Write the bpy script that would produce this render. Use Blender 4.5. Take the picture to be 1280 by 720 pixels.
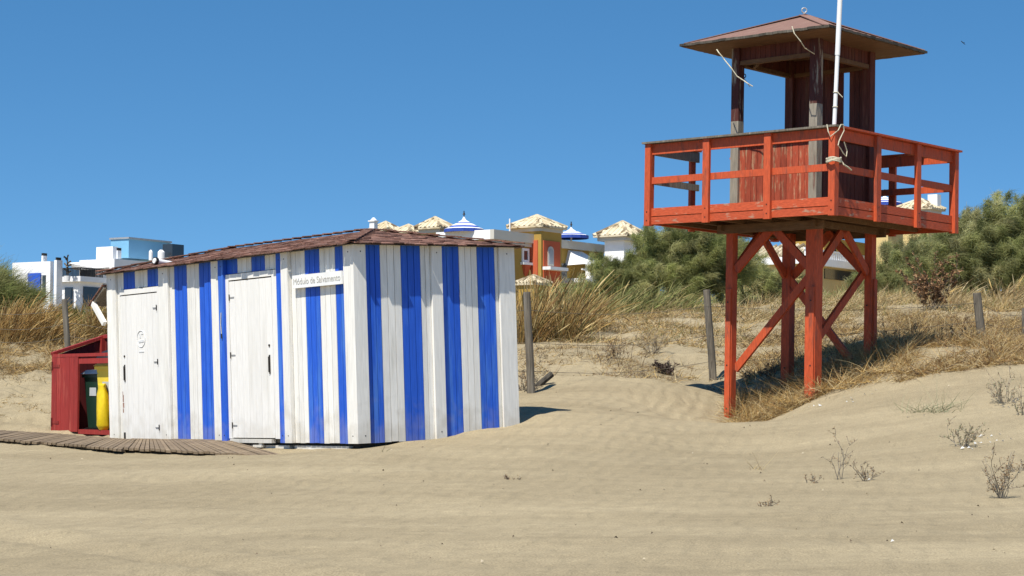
import bpy, bmesh, math, random
import numpy as np
from mathutils import Vector, Matrix, noise
random.seed(7); RNG = np.random.default_rng(7)
for o in list(bpy.data.objects): bpy.data.objects.remove(o)
C = bpy.context.scene.collection
SC = bpy.context.scene
rad = math.radians

# ------------------------------------------------------------------ camera
EYE = 1.6; F = 2472.18; PITCH = rad(3.0249); ROLL = rad(0.0881)
def rx(a): return np.array([[1,0,0],[0,math.cos(a),-math.sin(a)],[0,math.sin(a),math.cos(a)]])
def ry(a): return np.array([[math.cos(a),0,math.sin(a)],[0,1,0],[-math.sin(a),0,math.cos(a)]])
def rz(a): return np.array([[math.cos(a),-math.sin(a),0],[math.sin(a),math.cos(a),0],[0,0,1]])
Q = ry(ROLL) @ rx(-PITCH)
cam = bpy.data.objects.new('camera', bpy.data.cameras.new('camera')); C.objects.link(cam)
MC = Q.T @ np.array([[1,0,0],[0,0,-1],[0,1,0]])
cam.matrix_world = Matrix.Translation((0,0,EYE)) @ Matrix(MC.tolist()).to_4x4()
cam.data.sensor_width = 36; cam.data.lens = 36*F/1280
cam.data.clip_start = 0.1; cam.data.clip_end = 6000
SC.camera = cam

# ------------------------------------------------------------------ sky, sun, exposure
SUN_H = np.array([-0.49,-0.872]); SUN_H /= np.linalg.norm(SUN_H); EL = rad(59)
W = bpy.data.worlds.new('World'); SC.world = W; W.use_nodes = True
nt = W.node_tree; nt.nodes.clear()
wo = nt.nodes.new('ShaderNodeOutputWorld'); bg = nt.nodes.new('ShaderNodeBackground')
sky = nt.nodes.new('ShaderNodeTexSky'); sky.sky_type = 'NISHITA'; sky.sun_disc = False
sky.sun_elevation = EL; sky.sun_rotation = math.atan2(SUN_H[0], SUN_H[1])
sky.air_density = 1.0; sky.dust_density = 0.0; sky.ozone_density = 3.0; sky.altitude = 0
tc = nt.nodes.new('ShaderNodeTexCoord'); vm = nt.nodes.new('ShaderNodeVectorMath'); vm.operation = 'MULTIPLY_ADD'
vm.inputs[1].default_value = (1,1,1.55); vm.inputs[2].default_value = (0,0,0.155)
vn = nt.nodes.new('ShaderNodeVectorMath'); vn.operation = 'NORMALIZE'
nt.links.new(tc.outputs['Generated'], vm.inputs[0]); nt.links.new(vm.outputs[0], vn.inputs[0]); nt.links.new(vn.outputs[0], sky.inputs[0])
hs = nt.nodes.new('ShaderNodeHueSaturation'); hs.inputs['Saturation'].default_value = 1.26; hs.inputs['Hue'].default_value = 0.494
nt.links.new(sky.outputs[0], hs.inputs['Color']); nt.links.new(hs.outputs[0], bg.inputs[0]); bg.inputs[1].default_value = 0.116
nt.links.new(bg.outputs[0], wo.inputs[0])
sl = bpy.data.lights.new('sun', 'SUN'); sl.energy = 5.0; sl.angle = rad(0.53); sl.color = (1.0,0.955,0.87)
sun = bpy.data.objects.new('sun', sl); C.objects.link(sun)
sdir = Vector((SUN_H[0]*math.cos(EL), SUN_H[1]*math.cos(EL), math.sin(EL)))
sun.rotation_euler = sdir.to_track_quat('Z','Y').to_euler(); sun.location = (-20,-30,40)
SC.view_settings.view_transform = 'Standard'; SC.view_settings.look = 'None'
SC.view_settings.exposure = 0.41; SC.view_settings.gamma = 1.0
try: SC.view_settings.use_curve_mapping = False
except Exception: pass

# ------------------------------------------------------------------ helpers
def ray(px, py):
    return Q.T @ np.array([(px-640)/F, 1.0, (360-py)/F])
def at(px, py, d):
    r = ray(px, py); r = r*(d/r[1]); return np.array([r[0], r[1], r[2]+EYE])
def col4(c): return (c[0],c[1],c[2],1)
MATS = {}
def mat_paint(name, base, worn=(0.25,0.22,0.18), amt=0.3, scale=6, stretch=(1,1,0.12), rough=0.6, bump=0.15, thr=0.55, soft=0.12, dirt=0.25, spec=0.3, fine=40, **kw):
    """painted or bare wood: grain streaks, worn patches, per-plank variation"""
    m = bpy.data.materials.new(name); m.use_nodes = True; n = m.node_tree.nodes; l = m.node_tree.links
    b = n['Principled BSDF']; b.inputs['Roughness'].default_value = rough; b.inputs['Specular IOR Level'].default_value = spec
    t = n.new('ShaderNodeTexCoord'); mp = n.new('ShaderNodeMapping'); mp.inputs['Scale'].default_value = stretch
    l.new(t.outputs['Object'], mp.inputs[0])
    n1 = n.new('ShaderNodeTexNoise'); n1.inputs['Scale'].default_value = scale; n1.inputs['Detail'].default_value = 8; n1.inputs['Roughness'].default_value = 0.65
    n2 = n.new('ShaderNodeTexNoise'); n2.inputs['Scale'].default_value = fine; n2.inputs['Detail'].default_value = 5
    l.new(mp.outputs[0], n1.inputs['Vector']); l.new(mp.outputs[0], n2.inputs['Vector'])
    r1 = n.new('ShaderNodeValToRGB'); r1.color_ramp.elements[0].position = thr; r1.color_ramp.elements[1].position = thr+soft
    l.new(n1.outputs[0], r1.inputs[0])
    ml = n.new('ShaderNodeMath'); ml.operation = 'MULTIPLY'; ml.inputs[1].default_value = amt; l.new(r1.outputs[0], ml.inputs[0])
    mx = n.new('ShaderNodeMix'); mx.data_type = 'RGBA'; mx.inputs[6].default_value = col4(base); mx.inputs[7].default_value = col4(worn)
    l.new(ml.outputs[0], mx.inputs[0])
    if 'foot' in kw:   # splashed, sand-scoured foot of the boards
        sx = n.new('ShaderNodeSeparateXYZ'); l.new(t.outputs['Object'], sx.inputs[0])
        nd = n.new('ShaderNodeTexNoise'); nd.inputs['Scale'].default_value = 5; nd.inputs['Detail'].default_value = 6; l.new(t.outputs['Object'], nd.inputs['Vector'])
        ad = n.new('ShaderNodeMath'); ad.operation = 'MULTIPLY_ADD'; ad.inputs[1].default_value = -1.5; l.new(nd.outputs[0], ad.inputs[0]); l.new(sx.outputs['Z'], ad.inputs[2])
        md = n.new('ShaderNodeMapRange'); md.inputs[1].default_value = -0.75; md.inputs[2].default_value = -0.35; md.inputs[3].default_value = kw['foot']; md.inputs[4].default_value = 0; l.new(ad.outputs[0], md.inputs[0])
        m2 = n.new('ShaderNodeMix'); m2.data_type = 'RGBA'; l.new(md.outputs[0], m2.inputs[0]); l.new(mx.outputs[2], m2.inputs[6]); m2.inputs[7].default_value = (0.42,0.36,0.26,1); mx = m2
    a = n.new('ShaderNodeAttribute'); a.attribute_name = 'var'
    mr = n.new('ShaderNodeMapRange'); mr.inputs[1].default_value = 0.3; mr.inputs[2].default_value = 0.7; mr.inputs[3].default_value = 1-dirt; mr.inputs[4].default_value = 1+dirt*0.25
    l.new(n2.outputs[0], mr.inputs[0])
    mm = n.new('ShaderNodeMath'); mm.operation = 'MULTIPLY'; l.new(mr.outputs[0], mm.inputs[0]); l.new(a.outputs['Fac'], mm.inputs[1])
    vx = n.new('ShaderNodeVectorMath'); vx.operation = 'SCALE'; l.new(mx.outputs[2], vx.inputs[0]); l.new(mm.outputs[0], vx.inputs['Scale'])
    l.new(vx.outputs[0], b.inputs['Base Color'])
    bp = n.new('ShaderNodeBump'); bp.inputs['Strength'].default_value = bump; bp.inputs['Distance'].default_value = 0.01
    l.new(n2.outputs[0], bp.inputs['Height']); l.new(bp.outputs[0], b.inputs['Normal'])
    MATS[name] = m; return m
def mat_plain(name, base, rough=0.6, noise_amt=0.12, scale=3.0, metallic=0, spec=0.3):
    m = bpy.data.materials.new(name); m.use_nodes = True; n = m.node_tree.nodes; l = m.node_tree.links
    b = n['Principled BSDF']; b.inputs['Roughness'].default_value = rough; b.inputs['Metallic'].default_value = metallic; b.inputs['Specular IOR Level'].default_value = spec
    t = n.new('ShaderNodeTexCoord'); n1 = n.new('ShaderNodeTexNoise'); n1.inputs['Scale'].default_value = scale; n1.inputs['Detail'].default_value = 6
    l.new(t.outputs['Object'], n1.inputs['Vector'])
    mr = n.new('ShaderNodeMapRange'); mr.inputs[1].default_value = 0.3; mr.inputs[2].default_value = 0.7; mr.inputs[3].default_value = 1-noise_amt; mr.inputs[4].default_value = 1+noise_amt
    l.new(n1.outputs[0], mr.inputs[0])
    vx = n.new('ShaderNodeVectorMath'); vx.operation = 'SCALE'; vx.inputs[0].default_value = base; l.new(mr.outputs[0], vx.inputs['Scale'])
    l.new(vx.outputs[0], b.inputs['Base Color']); MATS[name] = m; return m
def mat_veg(name, rough=0.7, trans=0.25):
    m = bpy.data.materials.new(name); m.use_nodes = True; n = m.node_tree.nodes; l = m.node_tree.links
    b = n['Principled BSDF']; b.inputs['Roughness'].default_value = rough; b.inputs['Specular IOR Level'].default_value = 0.15
    a = n.new('ShaderNodeAttribute'); a.attribute_name = 'Col'; l.new(a.outputs['Color'], b.inputs['Base Color'])
    tr = n.new('ShaderNodeBsdfTranslucent'); l.new(a.outputs['Color'], tr.inputs[0])
    ms = n.new('ShaderNodeMixShader'); ms.inputs[0].default_value = trans
    l.new(b.outputs[0], ms.inputs[1]); l.new(tr.outputs[0], ms.inputs[2]); l.new(ms.outputs[0], n['Material Output'].inputs[0])
    MATS[name] = m; return m

class MB:
    """collects shapes, build() links them as ONE mesh object"""
    def __init__(s): s.v=[]; s.f=[]; s.m=[]; s.var=[]; s.mats=[]
    def mi(s, m):
        if m not in s.mats: s.mats.append(m)
        return s.mats.index(m)
    def add(s, vs, fs, mat, var=1.0):
        k=len(s.v); i=s.mi(mat)
        s.v += [tuple(map(float,p)) for p in vs]; s.var += [var]*len(vs)
        for f in fs: s.f.append(tuple(k+j for j in f)); s.m.append(i)
    BF = [(0,3,2,1),(4,5,6,7),(0,1,5,4),(1,2,6,5),(2,3,7,6),(3,0,4,7)]
    def box(s, x0,x1,y0,y1,z0,z1, mat, var=1.0, taper=None):
        x0,x1=min(x0,x1),max(x0,x1); y0,y1=min(y0,y1),max(y0,y1)
        s.add([(x0,y0,z0),(x1,y0,z0),(x1,y1,z0),(x0,y1,z0),(x0,y0,z1),(x1,y0,z1),(x1,y1,z1),(x0,y1,z1)], s.BF, mat, var)
    def beam(s, p0, p1, w, t, side, mat, var=1.0):
        p0=Vector(p0); p1=Vector(p1); d=(p1-p0).normalized(); a=Vector(side); a=(a-d*a.dot(d)).normalized(); b=d.cross(a)
        a=a*(w/2); b=b*(t/2)
        vs=[p0-a-b,p0+a-b,p0+a+b,p0-a+b,p1-a-b,p1+a-b,p1+a+b,p1-a+b]
        s.add(vs, s.BF, mat, var)
    def tube(s, pts, r, mat, var=1.0, seg=8, r1=None, cap=True):
        pts=[Vector(p) for p in pts]; n=len(pts); rings=[]; vs=[]
        up=Vector((0,0,1)) if abs((pts[1]-pts[0]).normalized().z)<0.9 else Vector((1,0,0))
        for i,p in enumerate(pts):
            d=((pts[min(i+1,n-1)]-pts[max(i-1,0)])).normalized(); a=d.cross(up).normalized(); b=d.cross(a)
            rr = r if r1 is None else r+(r1-r)*i/(n-1)
            for k in range(seg):
                q=2*math.pi*k/seg; vs.append(p+a*(rr*math.cos(q))+b*(rr*math.sin(q)))
        fs=[]
        for i in range(n-1):
            for k in range(seg):
                fs.append((i*seg+k, i*seg+(k+1)%seg, (i+1)*seg+(k+1)%seg, (i+1)*seg+k))
        if cap: fs.append(tuple(range(seg))); fs.append(tuple((n-1)*seg+k for k in reversed(range(seg))))
        s.add(vs, fs, mat, var)
    def prism(s, poly, z0, z1, mat, var=1.0):
        n=len(poly); vs=[(x,y,z0) for x,y in poly]+[(x,y,z1) for x,y in poly]
        fs=[tuple(range(n-1,-1,-1)), tuple(range(n,2*n))]+[(i,(i+1)%n,n+(i+1)%n,n+i) for i in range(n)]
        s.add(vs, fs, mat, var)
    def build(s, name, parent=None, smooth=False):
        me=bpy.data.meshes.new(name); me.from_pydata(s.v,[],s.f)
        for m in s.mats: me.materials.append(MATS[m])
        me.polygons.foreach_set('material_index', s.m)
        at_=me.attributes.new('var','FLOAT','POINT'); at_.data.foreach_set('value', s.var)
        bm=bmesh.new(); bm.from_mesh(me); bmesh.ops.recalc_face_normals(bm, faces=bm.faces[:]); bm.to_mesh(me); bm.free()
        if smooth: me.polygons.foreach_set('use_smooth',[True]*len(me.polygons))
        me.update(); o=bpy.data.objects.new(name, me); C.objects.link(o)
        if parent: o.parent=parent
        return o
def np_mesh(name, V, Fq, colr, mat, parent=None):
    """quads from numpy arrays with a colour per vertex"""
    me=bpy.data.meshes.new(name); nv=len(V); nf=len(Fq)
    me.vertices.add(nv); me.vertices.foreach_set('co', V.astype(np.float32).ravel())
    me.loops.add(nf*4); me.loops.foreach_set('vertex_index', Fq.astype(np.int32).ravel())
    me.polygons.add(nf); me.polygons.foreach_set('loop_start', np.arange(0,nf*4,4,dtype=np.int32))
    me.update(calc_edges=True)
    if colr is not None:
        ca=me.color_attributes.new('Col','FLOAT_COLOR','POINT'); c=np.ones((nv,4),np.float32); c[:,:3]=colr
        ca.data.foreach_set('color', c.ravel())
    me.materials.append(MATS[mat]); o=bpy.data.objects.new(name, me); C.objects.link(o)
    if parent: o.parent=parent
    return o
def tag(o, label=None, cat=None, group=None, kind=None):
    if label: o['label']=label
    if cat: o['category']=cat
    if group: o['group']=group
    if kind: o['kind']=kind
    return o
def thing(name, label, cat, loc=(0,0,0), rot=None, group=None):
    o=bpy.data.objects.new(name,None); C.objects.link(o); o.empty_display_size=0.2
    m=Matrix.Translation(Vector([float(q) for q in loc]))
    if rot is not None: m=m @ Matrix(np.asarray(rot).tolist()).to_4x4()
    o.matrix_world=m
    return tag(o,label,cat,group)
rv = lambda a=0.08: 1+random.uniform(-a,a)

# ------------------------------------------------------------------ materials
mat_paint('white_paint',(0.82,0.79,0.72),(0.52,0.49,0.41),0.48,6,(1,1,0.09),0.6,0.14,0.55,0.13,0.13,foot=0.35)
mat_paint('blue_paint',(0.020,0.11,0.60),(0.10,0.26,0.66),0.55,6,(1,1,0.09),0.55,0.14,0.52,0.14,0.20,foot=0.22)
mat_paint('door_paint',(0.82,0.79,0.73),(0.58,0.55,0.48),0.5,5,(1,1,0.12),0.5,0.10,0.54,0.18,0.10,foot=0.25)
mat_paint('tower_red',(0.54,0.090,0.030),(0.30,0.075,0.04),0.85,8,(1,1,0.22),0.6,0.2,0.54,0.10,0.26)
mat_paint('tower_red_worn',(0.54,0.092,0.032),(0.42,0.26,0.17),0.8,10,(0.35,0.35,1.2),0.6,0.25,0.58,0.06,0.26)
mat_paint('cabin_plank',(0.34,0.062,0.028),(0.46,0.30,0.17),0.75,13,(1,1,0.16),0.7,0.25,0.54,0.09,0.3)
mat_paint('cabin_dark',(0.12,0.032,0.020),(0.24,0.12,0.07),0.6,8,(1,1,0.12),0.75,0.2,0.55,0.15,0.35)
mat_paint('post_worn',(0.085,0.024,0.018),(0.36,0.31,0.23),0.9,7,(1,1,0.15),0.75,0.25,0.52,0.06,0.3)
mat_paint('post_bare',(0.30,0.26,0.20),(0.17,0.05,0.035),0.8,7,(1,1,0.12),0.8,0.25,0.56,0.08,0.35)
mat_paint('grey_wood',(0.17,0.145,0.11),(0.30,0.27,0.22),0.5,9,(1,1,0.10),0.85,0.4,0.5,0.15,0.45)
mat_paint('deck_wood',(0.20,0.145,0.09),(0.33,0.25,0.16),0.5,9,(0.15,1,1),0.85,0.3,0.5,0.15,0.35)
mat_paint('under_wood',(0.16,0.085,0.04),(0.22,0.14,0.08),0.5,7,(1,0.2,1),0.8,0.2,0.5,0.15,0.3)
mat_paint('cabinet_red',(0.30,0.028,0.022),(0.40,0.09,0.06),0.6,10,(1,1,0.12),0.6,0.2,0.55,0.15,0.25)
mat_paint('cabinet_dark',(0.11,0.012,0.012),(0.14,0.03,0.02),0.6,10,(1,1,0.12),0.7,0.2,0.55,0.15,0.25)  # inside walls darkened: the cabinet's interior shade is put into the colour
mat_paint('shingle',(0.225,0.112,0.078),(0.40,0.26,0.20),0.6,14,(1,1,1),0.9,0.5,0.52,0.12,0.4)
mat_paint('roof_felt',(0.225,0.125,0.095),(0.30,0.19,0.14),0.5,5,(1,1,1),0.9,0.4,0.5,0.2,0.2)
mat_plain('sign_white',(0.80,0.79,0.75),0.5,0.05); mat_plain('ink',(0.46,0.44,0.39),0.7,0.3,30)
mat_plain('faint_ink',(0.66,0.66,0.65),0.7,0.15,40)
mat_plain('metal_dark',(0.05,0.045,0.04),0.5,0.2,8,0.6); mat_plain('metal_grey',(0.45,0.44,0.42),0.45,0.15,8,0.5)
mat_plain('black_plastic',(0.015,0.016,0.018),0.5); mat_plain('bin_green',(0.012,0.035,0.022),0.45); mat_plain('bin_lid',(0.42,0.43,0.42),0.5)
mat_plain('bin_yellow',(0.75,0.56,0.05),0.45,0.08); mat_plain('bag_yellow',(0.70,0.50,0.012),0.42,0.12,12)
mat_plain('rope',(0.55,0.50,0.36),0.9,0.2,40); mat_plain('pole_white',(0.80,0.79,0.76),0.4,0.06,5)
mat_plain('render_white',(0.80,0.79,0.77),0.8,0.04); mat_plain('render_blue',(0.19,0.42,0.60),0.8,0.06,0.6); mat_plain('render_deepblue',(0.02,0.09,0.50),0.7,0.06)
mat_plain('ochre',(0.40,0.25,0.055),0.85,0.10,0.8); mat_plain('pale_yellow',(0.62,0.46,0.20),0.85,0.08,0.8); mat_plain('terracotta',(0.50,0.105,0.045),0.85,0.10,0.8)
mat_plain('cornice',(0.52,0.49,0.42),0.8,0.06,0.8); mat_plain('glass_dark',(0.03,0.035,0.04),0.15,0.1,1,0,0.6); mat_plain('curtain',(0.35,0.36,0.37),0.7,0.1)
mat_plain('canvas_white',(0.80,0.79,0.78),0.8,0.03); mat_plain('canvas_blue',(0.03,0.07,0.33),0.8,0.05)
def mat_tiles():
    m=mat_plain('roof_tile',(0.55,0.42,0.24),0.9,0.1); n=m.node_tree.nodes; l=m.node_tree.links; b=n['Principled BSDF']
    t=n.new('ShaderNodeTexCoord'); v=n.new('ShaderNodeTexVoronoi'); v.inputs['Scale'].default_value=3.2
    l.new(t.outputs['Object'],v.inputs['Vector']); r=n.new('ShaderNodeValToRGB'); e=r.color_ramp.elements
    e[0].position=0.05; e[0].color=(0.17,0.12,0.07,1); e[1].position=0.9; e[1].color=(0.62,0.53,0.37,1)
    x=e.new(0.30); x.color=(0.50,0.41,0.26,1); s=n.new('ShaderNodeSeparateColor'); l.new(v.outputs['Color'],s.inputs[0]); l.new(s.outputs[0],r.inputs[0])
    l.new(r.outputs[0],b.inputs['Base Color'])
mat_tiles()
mat_veg('veg',0.7,0.48); mat_veg('dryveg',0.8,0.15)
def mat_sand():
    m=bpy.data.materials.new('sand'); m.use_nodes=True; n=m.node_tree.nodes; l=m.node_tree.links; b=n['Principled BSDF']
    b.inputs['Roughness'].default_value=0.95; b.inputs['Specular IOR Level'].default_value=0.1
    t=n.new('ShaderNodeTexCoord')
    def nz(s,d=6,sc=None):
        q=n.new('ShaderNodeTexNoise'); q.inputs['Scale'].default_value=s; q.inputs['Detail'].default_value=d
        if sc:
            mp=n.new('ShaderNodeMapping'); mp.inputs['Scale'].default_value=sc; mp.inputs['Rotation'].default_value=(0,0,0.25); l.new(t.outputs['Object'],mp.inputs[0]); l.new(mp.outputs[0],q.inputs['Vector'])
        else: l.new(t.outputs['Object'],q.inputs['Vector'])
        return q
    big=nz(0.5,5,(0.6,1.6,1)); mid=nz(5,6,(0.7,1.3,1)); fine=nz(70,3); grain=nz(260,2)
    r=n.new('ShaderNodeValToRGB'); e=r.color_ramp.elements; e[0].position=0.35; e[0].color=(0.285,0.229,0.140,1); e[1].position=0.68; e[1].color=(0.365,0.296,0.184,1); l.new(big.outputs[0],r.inputs[0])
    def mul(a,src,lo,hi,f0=0.3,f1=0.7):
        mr=n.new('ShaderNodeMapRange'); mr.inputs[1].default_value=f0; mr.inputs[2].default_value=f1; mr.inputs[3].default_value=lo; mr.inputs[4].default_value=hi; l.new(src.outputs[0],mr.inputs[0])
        v=n.new('ShaderNodeVectorMath'); v.operation='SCALE'; l.new(a,v.inputs[0]); l.new(mr.outputs[0],v.inputs['Scale']); return v.outputs[0]
    c=mul(r.outputs[0],mid,0.93,1.06); c=mul(c,fine,0.74,1.18); c=mul(c,grain,0.74,1.22)
    # sparse dark grains and bits
    vo=n.new('ShaderNodeTexVoronoi'); vo.inputs['Scale'].default_value=9; l.new(t.outputs['Object'],vo.inputs['Vector'])
    lt=n.new('ShaderNodeMath'); lt.operation='LESS_THAN'; lt.inputs[1].default_value=0.028; l.new(vo.outputs['Distance'],lt.inputs[0])
    sp=n.new('ShaderNodeSeparateColor'); l.new(vo.outputs['Color'],sp.inputs[0]); g2=n.new('ShaderNodeMath'); g2.operation='GREATER_THAN'; g2.inputs[1].default_value=0.90; l.new(sp.outputs[0],g2.inputs[0])
    mu=n.new('ShaderNodeMath'); mu.operation='MULTIPLY'; l.new(lt.outputs[0],mu.inputs[0]); l.new(g2.outputs[0],mu.inputs[1])
    mx=n.new('ShaderNodeMix'); mx.data_type='RGBA'; l.new(mu.outputs[0],mx.inputs[0]); l.new(c,mx.inputs[6]); mx.inputs[7].default_value=(0.12,0.09,0.06,1)
    l.new(mx.outputs[2],b.inputs['Base Color'])
    wv=n.new('ShaderNodeTexWave'); wv.wave_type='BANDS'; wv.inputs['Scale'].default_value=1.5; wv.inputs['Distortion'].default_value=5.5; wv.inputs['Detail'].default_value=3; wv.inputs['Detail Scale'].default_value=1.3
    mp=n.new('ShaderNodeMapping'); mp.inputs['Rotation'].default_value=(0,0,0.30); mp.inputs['Scale'].default_value=(1.0,0.8,1); l.new(t.outputs['Object'],mp.inputs[0]); l.new(mp.outputs[0],wv.inputs['Vector'])
    b1=n.new('ShaderNodeBump'); b1.inputs['Strength'].default_value=0.55; b1.inputs['Distance'].default_value=0.022; l.new(wv.outputs['Fac'],b1.inputs['Height'])
    b2=n.new('ShaderNodeBump'); b2.inputs['Strength'].default_value=0.5; b2.inputs['Distance'].default_value=0.02; l.new(mid.outputs[0],b2.inputs['Height']); l.new(b1.outputs[0],b2.inputs['Normal'])
    b3=n.new('ShaderNodeBump'); b3.inputs['Strength'].default_value=1.0; b3.inputs['Distance'].default_value=0.009; l.new(fine.outputs[0],b3.inputs['Height']); l.new(b2.outputs[0],b3.inputs['Normal'])
    l.new(b3.outputs[0],b.inputs['Normal']); MATS['sand']=m
mat_sand()

# ------------------------------------------------------------------ terrain
CP=[(0,720,11.5),(640,720,11.3),(1280,720,11),(0,640,16.5),(640,640,16.5),(1280,640,16),
(0,590,21),(300,590,20.5),(640,590,20.5),(1000,600,19.5),(1280,592,19.5),
(185,568.5,25.3),(0,553,27.5),(80,560,26.6),(370,566,24.0),(448,562,23.5),(300,569.5,23.6),(141,554,28.4),(60,542,31.3),(0,520,32.5),(-60,505,33.5),(110,546,30.2),
(30,470,36),(30,440,38.5),(60,425,40),(-80,440,38),(120,430,40),(400,505,31),(400,440,36),(300,420,40),(500,430,40),
(600,542,24.6),(640,530,25.3),(680,520,25.6),(714,511,26.6),(663,491,29.5),(760,500,28.5),(850,492,30),(800,520,26.5),(780,545,24.3),(560,553,23.6),(500,561,22.9),
(700,470,31),(760,445,33),(690,430,36),(850,400,39),(890,476,33),(890,440,35.5),(760,388,42),(700,385,43),(860,388,43),
(912,528,29.7),(1017,498,28.7),(1017,509,27.7),(1100,492,27.4),(1200,477,27.2),(1280,469,27),(1380,465,27),
(912,539,28.3),(950,560,24),(1000,546,24.3),(1150,545,23),(1280,530,23),(1280,496,25.5),
(990,478,31.1),(1090,442,30.2),(950,470,32.5),(950,430,36),(1000,400,39),(1000,380,43),(1150,420,33.5),(1225,437,33),(1280,430,33),(1160,390,38.5),(1280,390,38),(1200,375,42),(1380,390,40),
(-100,408,48),(130,404,48),(300,400,48),(640,388,48),(1000,382,48),(1380,378,48)]
P=[at(*c) for c in CP]+[np.array(p) for p in [(-6,7,0.35),(0,7,0.33),(6,7,0.38),(-8,1,0.05),(0,1,0.0),(8,1,0.05)]]
P=np.array(P)
def _phi(r2): return 0.5*r2*np.log(r2+1e-9)
_n=len(P); _r2=((P[:,None,:2]-P[None,:,:2])**2).sum(-1)
_A=np.zeros((_n+3,_n+3)); _A[:_n,:_n]=_phi(_r2)+np.eye(_n)*0.12; _A[:_n,_n]=1; _A[:_n,_n+1:]=P[:,:2]; _A[_n:,:_n]=_A[:_n,_n:].T
_w=np.linalg.solve(_A, np.r_[P[:,2],0,0,0])
def tps(X,Y):
    X=np.asarray(X,float); Y=np.asarray(Y,float); sh=X.shape; x=X.ravel(); y=Y.ravel()
    yc=np.clip(y,0,48); lo=np.minimum(-8,-0.31*yc); hi=np.maximum(8,0.31*yc); xc=np.clip(x,lo,hi)
    out=np.zeros(len(x))
    for i in range(0,len(x),20000):
        r2=(xc[i:i+20000,None]-P[None,:,0])**2+(yc[i:i+20000,None]-P[None,:,1])**2
        out[i:i+20000]=_phi(r2)@_w[:_n]+_w[_n]+_w[_n+1]*xc[i:i+20000]+_w[_n+2]*yc[i:i+20000]
    t=np.clip((y-48)/25,0,1); t=t*t*(3-2*t); out=out*(1-t)+1.7*t
    return out.reshape(sh)
_a=at(-10,664,14.6); _b=at(340,722,11.4); RUT0=(_a[0],_a[1]); _l=math.hypot(_b[0]-_a[0],_b[1]-_a[1]); RUTN=((_b[1]-_a[1])/_l,-(_b[0]-_a[0])/_l)
def relief(x,y):
    v=Vector((x,y,0))
    h=0.030*noise.noise(v*0.55)+0.018*noise.noise(v*1.6+Vector((3,1,0)))
    # wind ripples, stronger towards the left foreground
    ph=(x*0.95-y*0.30)*11+3.0*noise.noise(v*0.8)
    h+=0.004*math.sin(ph)*max(0.0,0.5+noise.noise(v*0.33+Vector((9,0,0))))
    # trampled, wind-softened dimples
    d1=noise.noise(v*2.6+Vector((5,2,0))); h+=0.014*d1*abs(d1)*2+0.009*noise.noise(v*4.2)-0.03*max(0.0,noise.noise(v*1.9+Vector((0,0,4)))-0.32)
    # shallow old wheel rut in the left foreground
    q=(x-RUT0[0])*RUTN[0]+(y-RUT0[1])*RUTN[1]
    if abs(q)<1.2 and x<0.5:
        h+=-0.035*math.exp(-(q/0.16)**2)+0.022*math.exp(-((abs(q)-0.34)/0.14)**2)
    if y>27:
        k=min(1,(y-27)/6); h+=k*(0.05*noise.noise(v*2.1)+0.06*noise.noise(v*0.9+Vector((0,7,0))))
        if x<-5: h+=k*(0.09*noise.noise(v*3.0)+0.05*noise.noise(v*6.0))
    return h
def ground(x,y): return float(tps(np.array([x]),np.array([y]))[0])+relief(x,y)
def groundv(X,Y): return tps(X,Y)+np.array([relief(a,b) for a,b in zip(X,Y)])
def build_ground():
    xs=np.unique(np.r_[-2500,-1200,-500,-200,-90,-45,-28,-20,np.arange(-15,16.01,0.1),20,28,45,90,200,500,1200,2500])
    ys=np.unique(np.r_[-2500,-600,-150,-40,-10,0,5,8,np.arange(9.5,48,0.12),50,53,57,62,68,75,85,110,200,500,1200,3000])
    X,Y=np.meshgrid(xs,ys); Z=tps(X,Y)
    inn=(np.abs(X)<16)&(Y>5)&(Y<49)
    idx=np.argwhere(inn)
    for i,j in idx: Z[i,j]+=relief(X[i,j],Y[i,j])
    ny,nx=X.shape; V=np.stack([X.ravel(),Y.ravel(),Z.ravel()],1)
    q=np.arange(nx*ny).reshape(ny,nx); Fq=np.stack([q[:-1,:-1].ravel(),q[:-1,1:].ravel(),q[1:,1:].ravel(),q[1:,:-1].ravel()],1)
    o=np_mesh('sand',V,Fq,None,'sand'); o.data.polygons.foreach_set('use_smooth',[True]*len(Fq)); tag(o,kind='structure')
build_ground()

# ------------------------------------------------------------------ the striped hut
HL,HW,HH=6.126,2.445,2.40
hutM=rx(0.0094906)@ry(-0.0332149)@rz(0.6889622)
hut=thing('beach_hut','blue and white striped wooden beach hut with brown shingle hip roof','hut',(-1.8267,23.7262,-0.6138+EYE),hutM)
def planks(mb, segs, axis, w0d, w1d, face, sign):
    """segs (a0,a1,colour,proud,z0,z1,plank count): boards along one wall with narrow gaps"""
    for a0,a1,colr,proud,z0,z1,nb in segs:
        a0,a1=min(a0,a1),max(a0,a1); w=(a1-a0)/nb
        for k in range(nb):
            b0=a0+k*w+(0.004 if nb>1 or proud==0 else 0.0); b1=a0+(k+1)*w-(0.004 if nb>1 or proud==0 else 0.0)
            jit=random.uniform(0,0.003); f0=face-sign*(proud+jit); f1=face+sign*0.03
            vv=rv(0.07)
            if axis=='y': mb.box(f0,f1,b0,b1,z0+random.uniform(-.004,.004),z1,colr,vv)
            else: mb.box(b0,b1,f0,f1,z0+random.uniform(-.004,.004),z1,colr,vv)
WP,BP='white_paint','blue_paint'
D1=(5.76,4.72,0.03,2.066); D2=(2.82,1.80,0.06,2.11)
w=MB()
T=HH
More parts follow.
